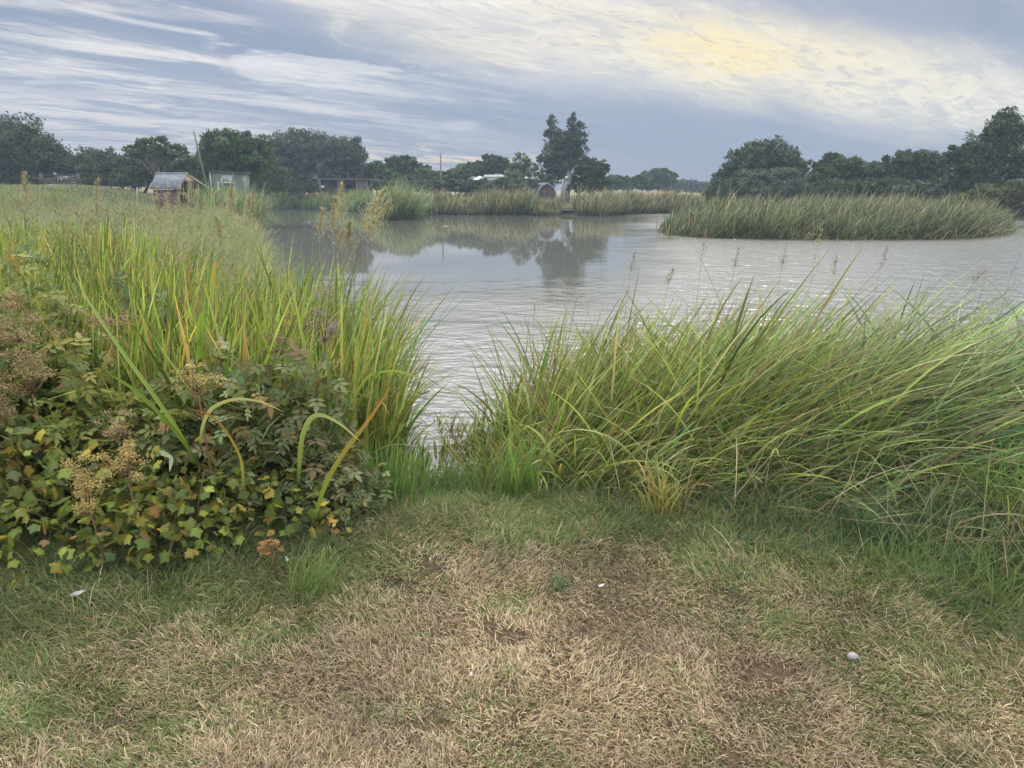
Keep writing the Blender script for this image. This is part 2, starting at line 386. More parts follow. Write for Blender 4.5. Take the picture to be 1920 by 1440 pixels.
# ---------------------------------------------------------------- blades
def blades(P, L, Wd, az, lean, bend, seg, c0, c1, tw=None, wprof='grass', kink=None):
    """ribbons grown from points P: returns V, Q, C"""
    n = len(P); ts = np.linspace(0, 1, seg + 1)
    L = np.broadcast_to(L, (n,)); Wd = np.broadcast_to(Wd, (n,)); az = np.broadcast_to(az, (n,))
    lean = np.broadcast_to(lean, (n,)); bend = np.broadcast_to(bend, (n,))
    dirh = np.stack([np.cos(az), np.sin(az), np.zeros(n)], 1)
    pos = P.copy(); V = np.zeros((n, seg + 1, 2, 3)); C = np.zeros((n, seg + 1, 2, 3))
    fa = az + math.pi / 2 + (rng.normal(0, .7, n) if tw is None else tw)
    for i, t in enumerate(ts):
        if i:
            tm = (ts[i] + ts[i - 1]) / 2; th = lean + bend * tm ** 1.6
            if kink is not None: th = th + np.where(tm > kink[0], kink[1], 0)
            pos = pos + (L / seg)[:, None] * (np.sin(th)[:, None] * dirh + np.cos(th)[:, None] * np.array([0, 0, 1.0]))
        w = {'grass': (1 - t) ** .7 * (.75 + .25 * min(1, t * 4)), 'iris': (1 - t ** 3) ** .8 * (.8 + .2 * t), 'long': (1 - t) ** .45 * (.6 + .4 * min(1, t * 3))}[wprof]
        f2 = fa + t * .5
        side = np.stack([np.cos(f2), np.sin(f2), np.zeros(n)], 1) * (Wd * max(w, .04) / 2)[:, None]
        V[:, i, 0] = pos - side; V[:, i, 1] = pos + side
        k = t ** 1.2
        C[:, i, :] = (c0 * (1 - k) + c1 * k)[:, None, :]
    base = (np.arange(n) * (seg + 1) * 2)[:, None]
    q = np.array([[2 * i, 2 * i + 1, 2 * i + 3, 2 * i + 2] for i in range(seg)])
    return V.reshape(-1, 3), (base[:, :, None] + q[None]).reshape(-1, 4), C.reshape(-1, 3)
def join(parts):
    V, Q, C, n = [], [], [], 0
    for v, q, c in parts: V.append(v); Q.append(q + n); C.append(c); n += len(v)
    return np.concatenate(V), np.concatenate(Q), np.concatenate(C)
def pal(n, cols, w=None, jit=.18):
    cols = np.array(cols, float); i = rng.choice(len(cols), n, p=None if w is None else np.array(w) / sum(w))
    return cols[i] * np.clip(1 + rng.normal(0, jit, (n, 1)), .45, 1.6) * (1 + rng.normal(0, jit * .3, (n, 3)))
STRAW = [(.52, .42, .27), (.37, .29, .18), (.72, .60, .42), (.19, .14, .09), (.38, .34, .19), (.48, .36, .26), (.60, .49, .31)]
LAWNG = [(.15, .22, .07), (.20, .27, .09), (.11, .17, .065), (.26, .29, .11), (.30, .28, .14)]

# --- lawn grass (one uncountable mass)
parts = []
n = 520000
uu = rng.uniform(-1.02, 1.02, n); yy = 1.25 + (5.4 - 1.25) * rng.random(n) ** 1.35
xx = uu * yy * .98
ye = y_edge(xx / yy)
keep = (yy < ye + .35) & (sdist(xx, yy, POND) > .05)
xx, yy, ye = xx[keep], yy[keep], ye[keep]
n = len(xx)
sa_ = straw_amt(xx, yy)
clump = fbm(xx * 6, yy * 6, 3, 3); bare = fbm(xx * 4.5 + 30, yy * 4.5, 8, 3)
keep = rng.random(n) < np.clip(1.25 - 1.3 * sst(bare, .58, .80) * (sa_ > .3), .12, 1)
xx, yy, ye, sa_, clump = xx[keep], yy[keep], ye[keep], sa_[keep], clump[keep]; n = len(xx)
edge = sst(yy - ye, -.8, .15)
isst = rng.random(n) < (sa_ * .80 + .12 + .10 * (1 - edge)) - .35 * sst(fbm(xx * 5 + 9, yy * 5, 61, 3), .55, .7)
L = (.013 + .030 * clump ** 1.5 + .026 * rng.random(n)) * (1 + .7 * (1 - sa_)) + edge * (1 - sa_) * .09 * rng.random(n)
c0 = np.where(isst[:, None], pal(n, STRAW), pal(n, LAWNG)); 
tone = (.52 + .95 * fbm(xx * 2.2, yy * 2.2, 21, 3))[:, None]
c0 = c0 * tone * .93
swirl = fbm(xx * 3, yy * 3, 41, 2) * 9 + rng.normal(0, 1.1, n)
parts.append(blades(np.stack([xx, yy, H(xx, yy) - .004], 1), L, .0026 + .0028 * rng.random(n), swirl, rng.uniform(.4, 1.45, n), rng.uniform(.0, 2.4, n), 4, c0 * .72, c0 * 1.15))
V, Q, C = join(parts)
tag(mesh_np('lawn_grass', V, Q, M_GRASS, col=C), kind='stuff', label='short mown lawn grass, straw brown in the middle and green towards the banks', cat='grass')

# --- ragged longer grass where lawn meets the banks
def scatter_band(n, off0, off1, u0=-.95, u1=.95):
    u_ = rng.uniform(u0, u1, n); y_ = y_edge(u_) + rng.uniform(off0, off1, n); return u_ * y_, y_
n = 34000
xx, yy = scatter_band(n, -.30, .55)
k = sdist(xx, yy, POND) > -.1; xx, yy = xx[k], yy[k]; n = len(xx)
off = (yy - y_edge(xx / yy)); cl = fbm(xx * 4, yy * 4, 77, 3)
L = (.06 + .20 * sst(off, -.3, .5)) * (1 + .5 * sst(xx / yy, .15, .5)) * (.4 + 1.1 * cl) * rng.uniform(.6, 1.3, n)
cc = pal(n, [(.10, .16, .06), (.15, .22, .08), (.08, .13, .07), (.28, .26, .13), (.09, .15, .10)], [4, 3, 3, 2, 2])
V, Q, C = blades(np.stack([xx, yy, H(xx, yy) - .01], 1), L, rng.uniform(.003, .006, n), rng.normal(.1, 1.6, n), rng.uniform(.1, .9, n), rng.uniform(.3, 1.7, n), 5, cc * .7, cc * 1.1)
tag(mesh_np('bank_grass', V, Q, M_GRASS, col=C), kind='stuff', label='ragged longer green grass fringing the lawn below the tall plants', cat='grass')

# --- right bank: long leaning sedge
def px_of(x, y): return 960 + F * x / y * 1.0
n = 23000
u_ = rng.uniform(-.12, 1.05, n)
y_ = y_edge(u_) + .12 + rng.random(n) ** .9 * 3.0
x_ = u_ * y_
d = sdist(x_, y_, POND)
pxx = 960 + F * u_
k = (d > -.75) & ~((pxx < 900) & (d > -.3) & (rng.random(n) < .6)) & (y_ < 8.5)
x_, y_, u_, pxx, d = x_[k], y_[k], u_[k], pxx[k], d[k]; n = len(x_)
hh = np.interp(pxx, [800, 870, 920, 980, 1060, 1350, 1920, 2300], [.20, .40, .75, 1.1, 1.32, 1.45, 1.6, 1.6])
front = sst(y_ - y_edge(u_), .0, .9)
Ln = hh * (.35 + .65 * front) * rng.uniform(.5, 1.12, n) * (.78 + .4 * fbm(x_ * 1.2, y_ * 1.2, 81, 3))
wind = np.interp(pxx, [850, 1000, 1200, 1600, 1920], [.0, .08, .30, .66, .85])
lean = np.abs(rng.normal(.12, .24, n)) + wind * rng.uniform(.5, 1.15, n)
bend = rng.gamma(2.2, .22, n) + wind * .45 + (1 - front) * 1.0 + np.where(rng.random(n) < .12, rng.uniform(.6, 1.8, n), 0)
az = rng.normal(.15, .55, n) * (1 - .2 * wind) + rng.choice([0, 3.0, -1.6], n, p=[.80, .12, .08]) * (1 - wind * .6)
back = sst(y_, 5.0, 6.5)[:, None]
cA = pal(n, [(.20, .26, .06), (.30, .36, .11), (.11, .17, .045), (.38, .39, .16), (.32, .25, .13)], [6, 4.5, 4, 1.6, 1.0], .34)
cB = pal(n, [(.13, .21, .07), (.23, .32, .12), (.08, .14, .06), (.38, .44, .22)], None, .34)
mixr = sst(pxx, 1350, 1700)[:, None] * (rng.random((n, 1)) < .8)
cc = cA * (1 - mixr) + cB * mixr
tipbrown = (rng.random(n) < .10 + .2 * (d < -.2))[:, None]
tip = np.where(tipbrown, np.array([.26, .17, .10]), cc * 1.2)
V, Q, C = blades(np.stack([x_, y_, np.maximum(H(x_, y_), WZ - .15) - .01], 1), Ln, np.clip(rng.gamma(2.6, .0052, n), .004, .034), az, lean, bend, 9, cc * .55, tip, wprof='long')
tag(mesh_np('bank_sedge', V, Q, M_REED, col=C), kind='stuff', label='dense bank of long green sedge leaves blown over to the right at the water edge', cat='sedge')
# dead thatch low in the sedge
n = 2300
u_ = rng.uniform(-.05, 1.0, n); y_ = y_edge(u_) + rng.uniform(-.05, 1.6, n); x_ = u_ * y_
cc = pal(n, [(.40, .34, .20), (.30, .24, .14), (.48, .42, .27)], None, .2)
V, Q, C = blades(np.stack([x_, y_, H(x_, y_) + rng.uniform(0, .12, n)], 1), rng.uniform(.15, .6, n), rng.uniform(.002, .006, n), rng.normal(.2, 1.2, n), rng.uniform(.5, 1.5, n), rng.normal(.3, .5, n), 5, cc * .8, cc, wprof='long')
tag(mesh_np('dead_stalks', V, Q, M_GRASS, col=C), kind='stuff', label='thin straw-coloured dead stalks tangled in the foot of the right bank', cat='dead grass')

# --- left bed: upright iris and reed-mace leaves
def in_left(x, y): return (x < -.55 - .0 * y) & (sdist(x, y, POND) > -.45)
n = 19000
u_ = rng.uniform(-.98, -.08, n); y_ = 3.3 + 7.2 * rng.random(n) ** 1.1; x_ = u_ * y_
d = sdist(x_, y_, POND)
k = (d > -.3) & (y_ > y_edge(u_) + np.where(rng.random(n) < .22, .30, .75)) & ((u_ < -.20) | (rng.random(n) < .45)) & (fbm(x_ * 1.3, y_ * 1.3, 91, 3) > .36)
x_, y_, u_, d = x_[k], y_[k], u_[k], d[k]; n = len(x_)
pxx = 960 + F * u_; e = np.exp(-np.maximum(d + .4, 0) / .55)
hh = np.interp(pxx, [480, 600, 690, 720, 745, 790], [1.30, 1.50, 1.45, 1.0, .5, .22]) * np.interp(y_, [3, 4.2, 5.5, 8, 11], [.80, .95, 1.0, 1.0, .85]) * (.78 + .42 * fbm(x_ * 1.1, y_ * 1.1, 71, 3))
Ln = hh * rng.uniform(.35, 1.12, n) ** .8
cA = pal(n, [(.20, .27, .055), (.29, .36, .09), (.11, .17, .04), (.40, .40, .13), (.48, .36, .10), (.14, .20, .07), (.28, .22, .09)], [6, 4.8, 4.5, 1.5, .35, 2.8, 1.0], .30)
tip = np.where((rng.random(n) < .08)[:, None], np.array([.42, .30, .12]), cA * 1.15)
lean = np.abs(rng.normal(0, .17, n)) + e * rng.uniform(.0, .42, n) + .03
az = np.where(rng.random(n) < .4 * (1 - e), rng.uniform(0, 6.28, n), rng.normal(.0, .9, n))
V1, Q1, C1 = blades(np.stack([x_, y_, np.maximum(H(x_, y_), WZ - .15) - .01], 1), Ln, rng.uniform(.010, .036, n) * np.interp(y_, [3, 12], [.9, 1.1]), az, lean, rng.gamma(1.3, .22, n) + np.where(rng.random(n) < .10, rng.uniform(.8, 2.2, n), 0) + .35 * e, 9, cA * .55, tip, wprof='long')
n2 = 95; yb_ = rng.uniform(5.0, 7.8, n2); ub_ = np.interp(yb_, [5, 6, 7.8], [-.235, -.245, -.26]) + rng.normal(0, .015, n2); xb_ = ub_ * yb_
cb_ = pal(n2, [(.20, .22, .09), (.26, .20, .12), (.15, .18, .08)], None, .2)
vb, qb, cbb = blades(np.stack([xb_, yb_, np.full(n2, WZ)], 1), rng.uniform(1.0, 1.75, n2), rng.uniform(.004, .010, n2), rng.normal(.0, .35, n2), rng.uniform(.25, .75, n2), rng.uniform(.1, .7, n2) + np.where(rng.random(n2) < .25, 1.4, 0), 10, cb_ * .8, cb_ * .9, wprof='long')
V1, Q1, C1 = join([(V1, Q1, C1), (vb, qb, cbb)])
tag(mesh_np('iris_bed', V1, Q1, M_REED, col=C1), kind='stuff', label='tall upright yellow-green iris and reed leaves filling the left bank', cat='reeds')

# --- left middle distance: rough grey-green grass and willowherb running back to the huts
n = 70000
D = 9 * (62 / 9) ** rng.random(n); u_ = rng.uniform(-.98, -.30, n); x_ = u_ * D; y_ = D
d = sdist(x_, y_, POND); k = (d > -.3); x_, y_, u_, d = x_[k], y_[k], u_[k], d[k]; n = len(x_)
hh = np.interp(y_, [9, 14, 24, 34, 38.8, 42, 62], [1.15, 1.05, .95, .95, 1.15, .45, .25]) * (.35 + 1.15 * fbm(x_ * .7, y_ * .7, 9, 4))
hh = hh * np.where(d < 2.0, 1.12, 1)
cc = pal(n, [(.19, .24, .11), (.24, .29, .15), (.30, .31, .17), (.36, .33, .20), (.14, .19, .10)], [4, 4, 2, 1.6, 3], .18)
cc = cc * (.30 + 1.25 * fbm(x_ * 1.3, y_ * 1.3, 29, 3))[:, None] * 1.1
grn = sst(fbm(x_ * .25, y_ * .25, 19), .4, .65)[:, None]; cc = cc * (1 - .5 * grn) + .5 * grn * pal(n, [(.20, .30, .09)])
tip = np.where((rng.random(n) < .3)[:, None], pal(n, [(.50, .44, .32), (.42, .37, .27)]), cc * 1.25)
V, Q, C = blades(np.stack([x_, y_, H(x_, y_)], 1), hh * rng.uniform(.5, 1.1, n), rng.uniform(.6, 1.2, n) * np.interp(y_, [9, 20, 60], [.012, .022, .05]), rng.normal(.2, 1.0, n), rng.uniform(0, .5, n), rng.uniform(.1, 1.3, n), 4, cc * .6, tip)
tag(mesh_np('rough_meadow', V, Q, M_REED, col=C), kind='stuff', label='grey-green rough meadow of tall grass stretching back to the gate and slate-roofed hut', cat='meadow')

def ring_reeds(name, label, n, poly, cond, dmin, dmax, hmin, hmax, lean, cols, tips, tipw, wd=(.03, .06), cat='reeds'):
    P = np.array(poly); x0, y0 = P.min(0) - 8; x1, y1 = P.max(0) + 8; got = []; tot = 0
    while tot < n:
        x = rng.uniform(x0, x1, n * 3); y = rng.uniform(y0, y1, n * 3); d = sdist(x, y, poly)
        k = (d > dmin) & (d < dmax) & cond(x, y); got.append(np.stack([x[k], y[k]], 1)); tot += k.sum()
    xy = np.concatenate(got)[:n]; n = len(xy); x, y = xy.T
    hh = rng.uniform(hmin * .6, hmax, n) * (.30 + 1.3 * fbm(x * .55, y * .55, 55, 5))
    cc = pal(n, cols, None, .35) * (.4 + 1.2 * fbm(x * 1.6, y * 1.6, 65, 3))[:, None]
    tt = np.where((rng.random(n) < tipw)[:, None], pal(n, tips, None, .12), cc * 1.15)
    V, Q, C = blades(np.stack([x, y, np.maximum(H(x, y), WZ - .1)], 1), hh, rng.uniform(*wd, n), rng.normal(.1, 1.1, n), np.abs(rng.normal(lean, .35, n)), rng.gamma(2, .35, n) + lean * .5, 4, cc * .55, tt, wprof='long')
    return tag(mesh_np(name, V, Q, M_REED, col=C), kind='stuff', label=label, cat=cat)
GRN = [(.07, .105, .06), (.11, .15, .075), (.14, .18, .09), (.065, .095, .055)]
PLUME = [(.56, .46, .33), (.46, .38, .26), (.50, .45, .28)]
ring_reeds('island_reeds', 'wind-blown reeds with buff plumes covering the low island on the right', 34000, ISLE, lambda x, y: y > 0, -7, -.05, 1.15, 1.62, .28, GRN, PLUME, .14, (.025, .05))
ring_reeds('island_plumes', 'taller buff seed plumes standing above the island reeds', 900, ISLE, lambda x, y: y > 0, -6, -.3, 1.7, 2.2, .35, [(.22, .22, .13)], PLUME, 1.0, (.03, .06))
ring_reeds('island_fringe', 'low drooping green blades along the waterline of the island', 3500, ISLE, lambda x, y: y > 0, -.5, .35, .5, 1.3, .75, [(.09, .13, .06), (.16, .19, .10), (.26, .22, .14)], PLUME, .1, (.03, .06))
ring_reeds('far_bank_reeds', 'dark green reeds with tan tops lining the far bank in the middle', 30000, POND, lambda x, y: (y > 50) & (np.abs(x) < 60) & (x > -8.8) & ((x < 1.6) | (x > 5.4)), -.3, 3.2, 1.1, 1.9, .05, GRN, PLUME, .4, (.04, .07))
ring_reeds('low_bank_reeds', 'low reeds on the far bank in front of the barrel-roofed hut', 2600, POND, lambda x, y: (y > 50) & (x > 1.5) & (x < 4.0), -.3, 2.5, .6, 1.0, .05, GRN, PLUME, .35, (.04, .06))
ring_reeds('far_left_reeds', 'short green reed fringe on the far left bank below the willows', 16000, POND, lambda x, y: (y > 55) & (x < -15), -.3, 4, 1.2, 1.8, .08, [(.15, .22, .10), (.20, .27, .12), (.12, .18, .09)], PLUME, .1, (.05, .08))
ring_reeds('reed_spit', 'clump of arching reeds on the small spit in front of the far left bank', 7000, POND, lambda x, y: (y > 38) & (y < 57) & (x > -18) & (x < -6.8), -.6, 5, 1.9, 2.7, .25, [(.12, .18, .10), (.17, .24, .12), (.22, .27, .14)], PLUME, .15, (.04, .07))
ring_reeds('right_far_reeds', 'grey-green reeds on the far right bank behind the island', 12000, POND, lambda x, y: (y > 30) & (x > 26), -.3, 4, 1.4, 2.2, .2, GRN, PLUME, .2, (.05, .08))

# leafy weeds and seeding docks mixed through the meadow and the iris bed
n = 1300; D = 5.0 * (34 / 5.0) ** rng.random(n); u_ = rng.uniform(-.98, -.26, n); x_ = u_ * D
k = sdist(x_, D, POND) > .2; x_, D = x_[k], D[k]; n = len(D)
hgt_ = np.interp(D, [5, 9, 14, 24, 34], [1.05, 1.1, 1.05, .95, .85]) * rng.uniform(.8, 1.2, n); m_ = 46
t_ = rng.random((n, m_)) ** .6; hue = rng.random(n)
cols_ = np.array([(.20, .26, .14), (.27, .30, .19), (.34, .29, .20), (.24, .15, .09), (.38, .36, .27)])[rng.choice(5, n, p=[.34, .24, .16, .10, .16])]
Pw = np.stack([x_[:, None] + rng.normal(0, .07, (n, m_)) * (1.3 - t_) * (D / 9)[:, None] ** .5, D[:, None] + rng.normal(0, .07, (n, m_)), H(x_, D)[:, None] + t_ * hgt_[:, None]], -1).reshape(-1, 3)
cw = np.repeat(cols_, m_, 0) * rng.uniform(.6, 1.3, (n * m_, 1)); sz = np.repeat(.05 * (D / 7) ** .5, m_)
V, Q, C = blades(Pw, sz * rng.uniform(.6, 1.4, n * m_), sz * .4, rng.uniform(0, 6.28, n * m_), rng.uniform(.2, 1.5, n * m_), rng.uniform(0, .8, n * m_), 2, cw * .85, cw)
tag(mesh_np('meadow_weeds', V, Q, M_REED, col=C), kind='stuff', label='pale grey-green leafy weeds and seed spikes scattered through the meadow and reeds on the left', cat='weeds')

# ---------------------------------------------------------------- trees
LEAFQ = None
def leaf_cloud(cent, rad, n, size, cols, flat=.9):
    """cent (k,3), rad (k,3): leaves spread in clumps; returns quads"""
    k = len(cent); w = rad.prod(1) ** (2 / 3); i = rng.choice(k, n, p=w / w.sum())
    g = rng.normal(0, 1, (n, 3)); g /= np.linalg.norm(g, axis=1, keepdims=True); r = rng.random(n) ** .45 + np.where(rng.random(n) < .22, np.abs(rng.normal(0, .28, n)), 0)
    P = cent[i] + g * rad[i] * r[:, None]
    a = rng.normal(0, 1, (n, 3)); a /= np.linalg.norm(a, axis=1, keepdims=True)
    b = np.cross(a, rng.normal(0, 1, (n, 3))); b /= np.linalg.norm(b, axis=1, keepdims=True)
    s = size * rng.uniform(.5, 1.3, n)[:, None]
    V = np.stack([P - a * s, P - b * s * .5, P + a * s, P + b * s * .5], 1)
    tone = rng.uniform(.5, 1.55, k)[i][:, None]
    C = np.repeat((pal(n, cols, None, .15) * tone)[:, None, :], 4, 1)
    return V.reshape(-1, 3), np.arange(n * 4).reshape(n, 4), C.reshape(-1, 3)
TG = {'dark': [(.05, .078, .04), (.07, .10, .045), (.09, .115, .055)], 'grey': [(.09, .12, .085), (.07, .10, .07), (.12, .14, .10)],
      'mid': [(.08, .12, .05), (.10, .14, .06), (.065, .10, .05)], 'olive': [(.12, .14, .06), (.09, .12, .055), (.15, .15, .08)], 'pale': [(.17, .20, .12), (.14, .17, .11), (.20, .21, .13)]}
def tree(name, label, cat, D, blobs, tone='dark', n=6000, size=.16, trunk=None, group='trees around the pond', clump=.30, nk=None, bark=None, depth=.8, open_=False, limbs=6, core=.74, grow=1.10, sub=7):
    """blobs: (px, py, rx px, ry px) outline lobes at depth D; trunk: (px base, py base)"""
    n = int(n * 2.0); size = size * D / 60 * .74
    C0 = []; R0 = []
    for (px, py, rx, ry) in blobs:
        rx = rx * grow
        d = ray(px, py); sc = D / d[1] / F * np.linalg.norm([1]); c = at(px, py, D)
        r = np.array([rx * sc, min(rx, ry * 1.3) * sc * depth, ry * sc]); C0.append(c); R0.append(r)
    for c, r in list(zip(C0, R0)):
        for _ in range(sub):
            a = rng.uniform(-.5, math.pi + .5); q = rng.uniform(.22, .46); e_ = rng.uniform(.70, 1.0)
            C0.append(c + np.array([math.cos(a) * r[0] * e_, rng.uniform(-.5, .5) * r[1], math.sin(a) * r[2] * e_])); R0.append(r * q)
    C0 = np.array(C0); R0 = np.array(R0)
    tp = trunk or (blobs[0][0], None)
    bx = at(tp[0], 360, D)[0]; bz = h1(bx, D)
    root = empty(name, (bx, D, bz), label, cat, group)
    cc, rr = [], []
    for c, r in zip(C0, R0):
        vol = (r[0] * r[2]) ; k = int(np.clip((nk or vol * 30), 8, 110) * (1 if r[0] > .5 * R0[0][0] else .35)) + 3
        g = rng.normal(0, 1, (k, 3)); g /= np.linalg.norm(g, axis=1, keepdims=True)
        rad = rng.uniform(.5 if not open_ else .6, 1.0, k)[:, None]
        cc.append(c + g * r * rad); q = clump * .8 * min(r[0], r[2]) * rng.uniform(.4, 1.3, (k, 1)) * np.array([[1.15, 1.1, .8]]) + .05
        rr.append(np.maximum(q, .12))
        if not open_:
            cc.append(c[None]); rr.append(r[None] * core)
    cc = np.concatenate(cc); rr = np.concatenate(rr)
    # twigs poking out of the outline
    V, Q, C = leaf_cloud(cc, rr, n, size, TG[tone])
    ok = V.reshape(-1, 4, 3)[:, :, 2].min(1) > bz + .02
    kk = np.repeat(ok, 4); V = V[kk]; C = C[kk]; Q = np.arange(len(V)).reshape(-1, 4)
    mesh_np('crown', V, Q, M_TREE, root, C)
    tb = MB(); hgt = C0[:, 2].max() - bz; r0 = max(.06, hgt * (.018 if open_ else .035))
    mid = np.array([C0[:, 0].mean(), D, bz + hgt * .55])
    base = np.array([bx, D, bz - .1])
    tb.tube([base, base * .6 + mid * .4, mid], [r0 * 1.25, r0 * .9, r0 * .6], 8)
    ends = cc[rng.choice(len(cc), limbs + len(C0))]
    for e_ in list(C0[:len(blobs)]) + list(ends):
        a_ = base * .45 + mid * .55 if rng.random() < .5 else mid
        m_ = (a_ + e_) / 2 + np.array([0, 0, .1 * hgt * rng.random()])
        tb.tube([a_, m_, e_], [r0 * .5, r0 * .3, r0 * .08], 5)
    tb.build('trunk', bark or M_BARK, root, True)
    return root
TR = 'trees and shrubs along the skyline'
tree('broadleaf_tree', 'big dark bushy tree at the far left edge, tallest on the left', 'tree', 66, [(-10, 275, 75, 62), (60, 290, 50, 48), (95, 300, 32, 36), (20, 320, 60, 40)], 'dark', 16000, .17, (20, 345), TR)
tree('hedge_shrub', 'low rounded green tree just right of the tall far-left tree', 'tree', 68, [(170, 312, 50, 28), (205, 322, 35, 26), (130, 306, 30, 19), (105, 308, 24, 17)], 'mid', 9000, .15, (165, 345), TR)
tree('oak_tree', 'small open spreading oak showing gaps, left of the leaning pole', 'tree', 62, [(290, 273, 28, 17), (258, 283, 22, 12), (325, 284, 24, 13), (290, 290, 48, 10)], 'olive', 4200, .17, (295, 340), TR, clump=.36, open_=True, limbs=14)
hg = [(125 + i * 26, 319 + (6 * math.sin(i * 1.7)), 24, 30) for i in range(2, 12)]
tree('hedge', 'long dark clipped hedge behind the slate-roofed hut and gate', 'hedge', 66, hg, 'dark', 17000, .14, (270, 350), TR, clump=.35)
tree('hawthorn_tree', 'rounded dense tree between leaning pole and grey willow', 'tree', 58, [(430, 280, 52, 32), (470, 295, 42, 38), (405, 300, 28, 38), (440, 325, 62, 30)], 'mid', 14000, .16, (440, 350), TR)
tree('willow_tree', 'large grey-green willow with feathery top, widest on the left side', 'tree', 84, [(545, 275, 42, 32), (590, 290, 42, 42), (525, 310, 32, 42), (575, 330, 55, 28)], 'grey', 17000, .14, (560, 355), TR, clump=.26)
tree('willow_tree', 'second grey willow with see-through right edge above the dark shed', 'tree', 83, [(645, 285, 36, 30), (662, 305, 25, 30), (625, 310, 30, 35), (640, 330, 36, 22)], 'grey', 10500, .13, (640, 355), TR, clump=.26)
tree('broadleaf_tree', 'small dark round-topped tree left of the thin upright pole', 'tree', 90, [(757, 308, 28, 15), (740, 322, 30, 15), (780, 322, 25, 14)], 'dark', 5000, .2, (757, 345), TR)
tree('shrub', 'low green shrubs between the second willow and round-topped tree', 'shrub', 84, [(705, 325, 22, 18), (725, 335, 22, 14), (690, 338, 15, 14)], 'mid', 4200, .17, (705, 350), TR)
tree('shrub', 'pale green scrub around the foot of the upright pole', 'shrub', 84, [(800, 330, 26, 12), (835, 332, 26, 12), (865, 328, 20, 14), (775, 338, 22, 10)], 'olive', 5000, .17, (820, 350), TR)
tree('broadleaf_tree', 'wide dark tree rising behind the pale caravan roof', 'tree', 92, [(925, 308, 28, 15), (895, 318, 30, 14), (950, 318, 18, 12)], 'dark', 5500, .2, (920, 345), TR)
tree('willow_sapling', 'thin pale young willow left of the tall poplar', 'tree', 74, [(978, 305, 14, 18), (992, 318, 12, 18), (968, 322, 14, 16)], 'pale', 1500, .13, (980, 352), TR, open_=True, limbs=14)
tree('shrub', 'rounded pale shrub beside the caravan', 'shrub', 72, [(965, 338, 20, 14), (945, 345, 18, 12), (980, 348, 15, 12)], 'pale', 3600, .13, (965, 360), TR)
pop = tree('poplar_tree', 'tall twin-topped poplar with leaning pale trunk in the middle of the far bank', 'tree', 72, [(1036, 236, 13, 22), (1034, 258, 19, 26), (1072, 238, 14, 24), (1082, 254, 22, 24), (1057, 278, 30, 22), (1045, 294, 32, 28), (1075, 284, 26, 28), (1035, 300, 28, 32), (1060, 318, 34, 25), (1015, 325, 16, 30), (1085, 300, 18, 24)], 'grey', 11000, .13, (1060, 360), TR, clump=.32, limbs=2, core=.5, nk=34, grow=.88, sub=1)
for ch in list(pop.children):
    if ch.name.startswith('trunk'): bpy.data.objects.remove(ch)
tb = MB(); A_ = at(1057, 384, 71); B_ = at(1062, 350, 71.2); C_ = at(1066, 334, 71.5)
tb.tube([A_, B_, C_, at(1065, 318, 72), at(1062, 290, 72), at(1070, 240, 72)], [.55, .42, .44, .26, .16, .05], 10)
for q in ((1035, 240), (1082, 250), (1030, 300), (1090, 300), (1012, 325)):
    tb.tube([at(1065, 325, 71.8), at((1065 + q[0]) / 2, (310 + q[1]) / 2, 72), at(q[0], q[1], 72)], [.2, .12, .04], 6)
tb.build('trunk', M_PALEBARK, pop, True)
tree('alder_tree', 'dark bushy tree with a pointed top right of the poplar', 'tree', 71, [(1105, 320, 20, 22), (1128, 318, 12, 20), (1100, 345, 26, 20), (1125, 345, 14, 18)], 'dark', 7500, .14, (1110, 362), TR)
tree('broadleaf_tree', 'rounded dark tree in the gap right of the poplar, beyond the field', 'tree', 120, [(1235, 332, 26, 15), (1245, 345, 18, 14), (1215, 345, 22, 12)], 'dark', 5000, .26, (1235, 358), TR)
tree('shrub_row', 'low row of bushes along the back of the field', 'hedge', 110, [(1150, 340, 18, 10), (1180, 343, 18, 10), (1200, 340, 15, 10), (1140, 348, 16, 9), (1170, 350, 25, 8)], 'mid', 5000, .22, (1170, 358), TR)
tree('woodland_edge', 'faint distant tree line between field and large domed tree', 'tree line', 150, [(1285, 348, 20, 9), (1310, 352, 25, 8), (1335, 353, 20, 9), (1270, 352, 12, 8)], 'grey', 4200, .3, (1300, 360), TR)
tree('oak_tree', 'large domed dark oak standing alone on the right bank', 'tree', 66, [(1430, 297, 58, 33), (1452, 312, 46, 34), (1400, 318, 42, 34), (1370, 345, 36, 26), (1480, 328, 30, 24)], 'dark', 14000, .17, (1430, 370), TR, clump=.28, core=.62)
tree('shrub', 'grey-brown thorn shrubs under the domed oak', 'shrub', 60, [(1420, 347, 46, 28), (1470, 345, 48, 29), (1515, 350, 32, 22), (1380, 357, 32, 20)], 'grey', 10000, .14, (1450, 372), TR)
tree('ash_tree', 'small leafy tree top behind the thorn thicket right of the oak', 'tree', 64, [(1560, 305, 26, 15), (1545, 318, 20, 14), (1575, 315, 22, 14)], 'mid', 4200, .16, (1560, 365), TR)
tree('thorn_thicket', 'broad dark thorn thicket in the middle of the right bank', 'shrub', 58, [(1600, 328, 54, 29), (1558, 343, 42, 27), (1645, 338, 42, 32), (1600, 355, 70, 20)], 'dark', 14000, .15, (1600, 372), TR)
tree('broadleaf_tree', 'flat-topped dark tree between the thicket and the tall right-edge oak', 'tree', 57, [(1698, 312, 44, 26), (1735, 308, 30, 22), (1665, 332, 34, 28), (1715, 338, 50, 26), (1750, 300, 12, 11)], 'dark', 13000, .15, (1705, 372), TR, clump=.28)
tree('shrub', 'rounded grey bush in front of the flat-topped tree', 'shrub', 50, [(1712, 358, 38, 20), (1740, 365, 25, 14)], 'grey', 4500, .12, (1712, 378), TR)
